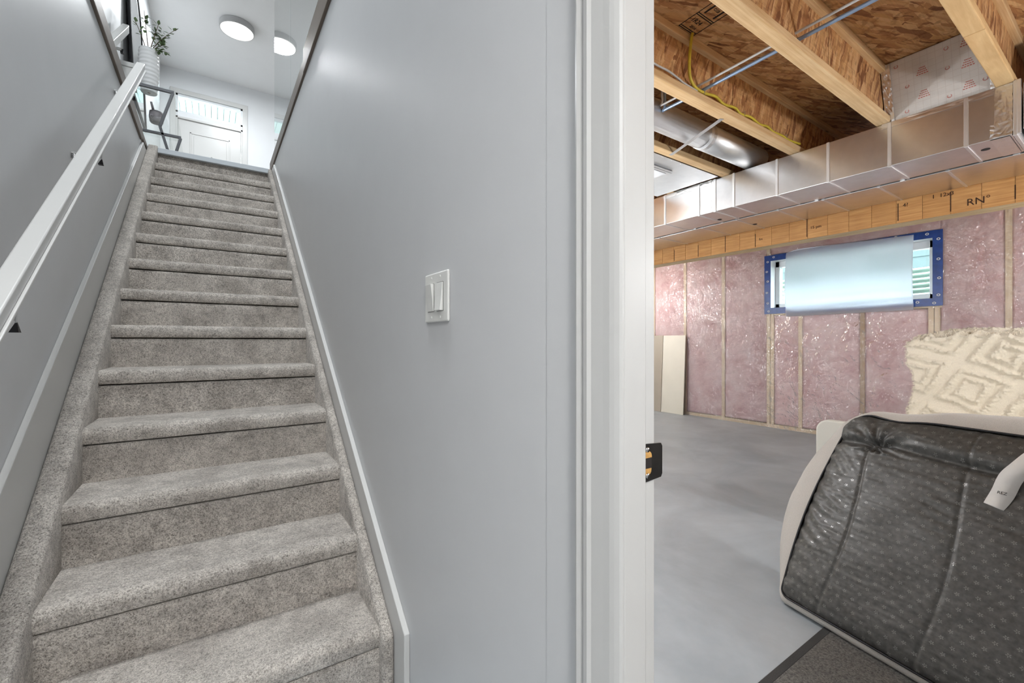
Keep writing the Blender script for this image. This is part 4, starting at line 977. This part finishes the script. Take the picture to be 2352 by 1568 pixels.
mb.f.append(tuple(range((len(rings) - 1) * nn, len(rings) * nn)))
mb.build('cushion_cover', 'grey_fabric', bd, smooth=True)
# underside panel: polar-free grid clipped to the outline by scaling rows
def panel_pt(u, v):
    h = 0.004 + (HB - 0.008) * v
    inset = 0.0
    if h < 0.03: inset = 0.03 - math.sqrt(max(0, 0.03 ** 2 - (0.03 - h) ** 2))
    if h > HB - 0.09: inset = 0.09 - math.sqrt(max(0, 0.09 ** 2 - (h - HB + 0.09) ** 2))
    wl = -0.028 * math.sin(math.pi * min(1, h / 0.72))
    a0 = inset + wl * 1.0; a1 = LB - inset
    a = a0 + (a1 - a0) * u
    h2 = h - 0.016 * math.exp(-((a - 0.17) / 0.07) ** 2) * max(0, (h - 0.6) / 0.25)
    return a, h2
def seam(d, w): return math.exp(-(d / w) ** 2)
def relief(a, h):
    e = min(a + 0.03, LB - a, h, HB - h); n = 0.022 * (1 - math.exp(-max(0, e) / 0.07)) - 0.012 * math.exp(-max(0, e) / 0.012)
    for (sa) in (0.135, 0.435, 0.74, 1.05):
        bend = sa + 0.02 * math.sin(h * 6)
        if h < 0.69 or sa > 0.4: n -= 0.0045 * seam(a - bend, 0.005)
        # gathers running off the seams
        n += 0.0012 * seam(a - bend + 0.05, 0.06) * math.sin(h * 150 + a * 40 + 5 * nz(a, h, sa, 8)) * max(0, 0.4 + 1.5 * nz(a, h, sa + 5, 5))
    hs = 0.69 + 0.01 * math.sin(a * 9)
    n -= 0.020 * seam(h - hs, 0.014)
    n += 0.012 * seam(h - hs - 0.05, 0.05)
    # pucker where the seams meet at the top left corner
    dx, dy = a - 0.14, h - 0.69; r = math.hypot(dx, dy); th = math.atan2(dy, dx)
    n += (0.011 * math.sin(th * 9 + 1) * math.exp(-r / 0.085) - 0.012 * math.exp(-(r / 0.03) ** 2)) if dy > -0.03 else 0
    n += 0.004 * nz(a, h * 2.0, 1.1, 7) + 0.0016 * nz(a * 0.5 + h * 0.4, h * 3, 2.2, 26)
    n += 0.003 * math.exp(-max(0, a + 0.03) / 0.08) * math.sin(h * 110 + a * 90 + 6 * nz(a, h, 3, 6))
    return n
pm = MB(); NU, NV = 230, 170; uvs = []
for jv in range(NV + 1):
    for iu in range(NU + 1):
        a, h = panel_pt(iu / NU, jv / NV); p = L2W(a, h, 0.004 + relief(a, h)); p.z = max(p.z, 0.012); pm.v.append(p); uvs.append((a, h))
for jv in range(NV):
    for iu in range(NU):
        k = jv * (NU + 1) + iu; pm.f.append((k, k + 1, k + NU + 2, k + NU + 1))
po = pm.build('underside_panel', 'nonslip_fabric', bd, smooth=True)
ul = po.data.uv_layers.new(name='UVMap')
for li, lp in enumerate(po.data.loops): ul.data[li].uv = uvs[lp.vertex_index]
po['label'] = 'black quilted non-slip fabric with small flower dots'
# thin black tube standing in for the shadow line between cover and underside
MB().tube([L2W(a, max(h, 0.0), 0.006) if h > 0.02 else Vector((L2W(a, h, 0.006).x, L2W(a, h, 0.006).y, max(0.018, L2W(a, h, 0.006).z))) for a, h in outline(0, 0.001)] + [L2W(*outline(0, 0.001)[0], 0.006)], 0.0035, 6, False).build('seam_shadow', 'black_metal', bd, smooth=True)
# care label
tg = MB()
path = [(0.508, 0.566, 0.026), (0.522, 0.61, 0.034), (0.535, 0.66, 0.05), (0.553, 0.70, 0.058), (0.575, 0.76, 0.05), (0.60, 0.80, 0.035)]
pp = smooth_path(path, 6)
for i, p in enumerate(pp):
    wd = 0.024
    tw = 0.008 * math.sin(i * 0.16)
    tg.v.append(L2W(p[0] - wd, p[1] + 0.004, p[2] + tw)); tg.v.append(L2W(p[0] + wd, p[1] - 0.006, p[2] - tw))
for i in range(len(pp) - 1): tg.f.append((2 * i, 2 * i + 1, 2 * i + 3, 2 * i + 2))
to = tg.build('care_label', 'label_white', bd, smooth=True); to.modifiers.new('thick', 'SOLIDIFY').thickness = 0.0012
to['label'] = 'white care label'
lt = text('label_print', 'REZ', 0.013, to, L2W(0.508, 0.605, 0.0), (0, 0, 0), 'ink', 0.0002)
lt.rotation_euler = Matrix((EA, EH, EN)).transposed().to_euler(); lt.location = L2W(0.512, 0.606, 0.0405) - wloc(to)

# armchair behind the cushion bed
ac = empty('armchair', (3.25, 0.5, 0), 'pale beige armchair standing behind the tipped cushion bed', 'armchair')
def arm(y0, y1):
    R = 0.06; x0, x1, zt = 2.76, 3.75, 0.632
    poly = [(x1, 0.08), (x1, zt)] + [(x0 + R - R * math.sin(a), zt - R + R * math.cos(a)) for a in [math.pi / 2 * k / 8 for k in range(9)]] + [(x0 - 0.0, 0.08)]
    ym = (y0 + y1) / 2; hw = 0.17 if y0 > 0.5 else 0.09
    pts = [(y1 - 2 * hw, 0.06), (y1, 0.06), (y1, zt - R)] + [(y1 - R + R * math.cos(a), zt - R + R * math.sin(a)) for a in [math.pi / 2 * k / 8 for k in range(1, 9)]] + [(y1 - 2 * hw + R - R * math.cos(a), zt - R + R * math.sin(a)) for a in [math.pi / 2 - math.pi / 2 * k / 8 for k in range(9)]]
    MB().prism(pts, 'x', x0, x0 + 0.05).build('arm_panel', 'chair_beige', ac, 0.008, 3)
    MB().box(x0 + 0.05, x1, y0 + 0.01, y1 - 0.01, 0.08, 0.47).build('arm', 'chair_beige', ac, 0.03, 3, True)
arm(0.93, 1.075); arm(-0.12, 0.02)
MB().box(2.86, 3.62, 0.03, 0.92, 0.10, 0.33).build('seat_base', 'chair_beige', ac, 0.02, 3, True)
MB().box(2.84, 3.45, 0.035, 0.915, 0.33, 0.47).build('seat_cushion', 'chair_beige', ac, 0.05, 4, True)
MB().prism([(3.48, 0.10), (3.78, 0.10), (3.84, 0.98), (3.80, 1.02), (3.66, 1.02), (3.60, 0.98)], 'y', 0.02, 0.86).build('backrest', 'chair_beige', ac, 0.03, 3, True)
for x, y in ((2.82, 1.0), (3.68, 1.0), (2.82, -0.05), (3.68, -0.05)):
    MB().lathe([(0.018, 0.0), (0.026, 0.09)], (x, y, 0), 14).build('leg', 'black_metal', ac)

# cream tufted throw over the chair back
def tuft(s, t):
    # diamond tuft rows: ridges near diamond outlines, plus shag noise
    def dia(cx, cy, rx, ry): return abs(s - cx) / rx + abs(t - cy) / ry
    best = 9
    p = 0.42; q = 0.36; s = s + 0.02 * nz(s, t, 7, 9); t = t + 0.02 * nz(s, t, 8, 9)
    for sx in (0, 0.5):
        gx = (s / p + sx) % 1 - 0.5; gy = (t / q + sx) % 1 - 0.5
        dd = abs(gx) + abs(gy)
        for lv in (0.17, 0.36): best = min(best, abs(dd - lv))
    ridge = math.exp(-(best / 0.05) ** 2)
    return ridge
def throw(u, v):
    s = u * 1.05; t = v * 1.30                                      # metres along y / along the drape
    y = 0.868 - s
    zt = 1.052 + 0.10 * u + 0.015 * math.sin(u * 9)
    front = 0.74
    if t < front:
        z = zt - (front - t) * 0.97 ; x = 3.475 + 0.11 * (z - 0.5) - 0.02 * math.sin(s * 7 + z * 3)
        nx, nz_ = -1, 0.1
    elif t < front + 0.30:
        f = (t - front) / 0.30; x = 3.545 + 0.345 * f; z = zt + 0.035 * math.sin(math.pi * f); nx, nz_ = -0.1, 1
    else:
        z = zt - (t - front - 0.30); x = 3.90; nx, nz_ = 1, 0.1
    # left edge is ragged and draws in lower down
    y -= max(0, 1 - u * 5) * (0.045 * (1 - min(1, t / front)) + 0.018 * math.sin(t * 16) + 0.012 * nz(t, 3, 1, 14))
    x0_, z0_ = x, z
    tf = tuft(s + 0.35 * t, t - 0.25 * s)
    d = 0.020 * tf * (0.75 + 0.5 * nz(s, t, 0, 70)) + (0.002 + 0.006 * tf) * nz(s, t, 1, 150) + 0.003 * nz(s, t, 2, 30) + 0.012 * nz(s, t, 3, 4)
    return (x + nx * d, y + 0.004 * nz(s, t, 5, 70), z + nz_ * d)
tho = tag(MB().grid(throw, 260, 330).build('tufted_throw', 'cream_tuft', smooth=True), 'cream shaggy throw with tufted diamonds over the armchair back', 'blanket')
tho.modifiers.new('thick', 'SOLIDIFY').thickness = 0.012
fr = MB(); rf = random.Random(11)
for k in range(900):
    v = rf.random(); side = rf.random()
    if side < 0.6: p = Vector(throw(0.0, v * 0.8)); d = Vector((rf.uniform(-.5, .5), 1, rf.uniform(-.6, .5)))
    else:
        p = Vector(throw(rf.random(), 0.57 + 0.05 * rf.random())); d = Vector((rf.uniform(-.6, .1), rf.uniform(-.5, .5), 1))
    d = d.normalized() * rf.uniform(0.008, 0.018); s_ = d.cross(Vector((1, 0.2, 0.3))).normalized() * 0.0016
    fr.add([p - s_, p + s_, p + d], [(0, 1, 2)])
fo = fr.build('shag_fringe', 'cream_tuft', tho, fix=False); fo['kind'] = 'stuff'

# ------------------------------------------------------------------ basement bulbs, unseen; those on cords are added to brighten the room
def bulb(x, y, drop, power, label):
    zt = J if drop < 0.2 else SUB
    if drop < 0.2: zt -= 0.004
    z = J - drop
    e = empty('bare_bulb', (x, y, z), label, 'light bulb', 'bare bulbs in the basement')
    if drop > 0.2:
        MB().tube([(x, y, zt), (x, y, z)], 0.004, 8).build('cord', 'white_cable', e)
    MB().lathe([(0.03, zt - z if drop < 0.2 else 0.05), (0.045, 0.035), (0.035, 0.01), (0.02, 0.0)], (x, y, z), 20).build('lampholder', 'plastic_white', e)
    MB().lathe([(0.012, 0.0), (0.026, -0.035), (0.032, -0.06), (0.026, -0.085), (0.010, -0.098)], (x, y, z), 20).build('bulb', 'bulb_glow', e, smooth=True)
    ld = bpy.data.lights.new('bulb_light', 'POINT'); ld.energy = power; ld.shadow_soft_size = 0.06; ld.color = (0.985, 0.985, 1.0)
    lo = bpy.data.objects.new('bulb_light', ld); COL.objects.link(lo); lo.parent = e; lo.location = (0, 0, -0.16)
bulb(2.55, 2.42, 0.055, P_BULB_FAR, 'bare bulb under the sheet metal pan, out of the picture')
bulb(1.45, 2.08, 0.62, P_FILL_PENDANT, 'unseen pendant bulb added behind the stair wall to light the joists')  # added low so that the joist undersides get light
bulb(2.7, -0.72, 0.62, P_FILL_NEAR, 'unseen pendant bulb added over the floor mat as general fill')  # added fill for the near side of the basement
bulb(4.75, 4.40, 0.40, P_FILL_BACK, 'unseen pendant bulb added beyond the beam to light the insulated wall')  # added to brighten the pink wall behind the beam
bulb(4.75, -0.25, 0.40, P_FILL_BACK, 'unseen pendant bulb added behind the armchair to light the window wall')  # added to brighten the window wall and the throw
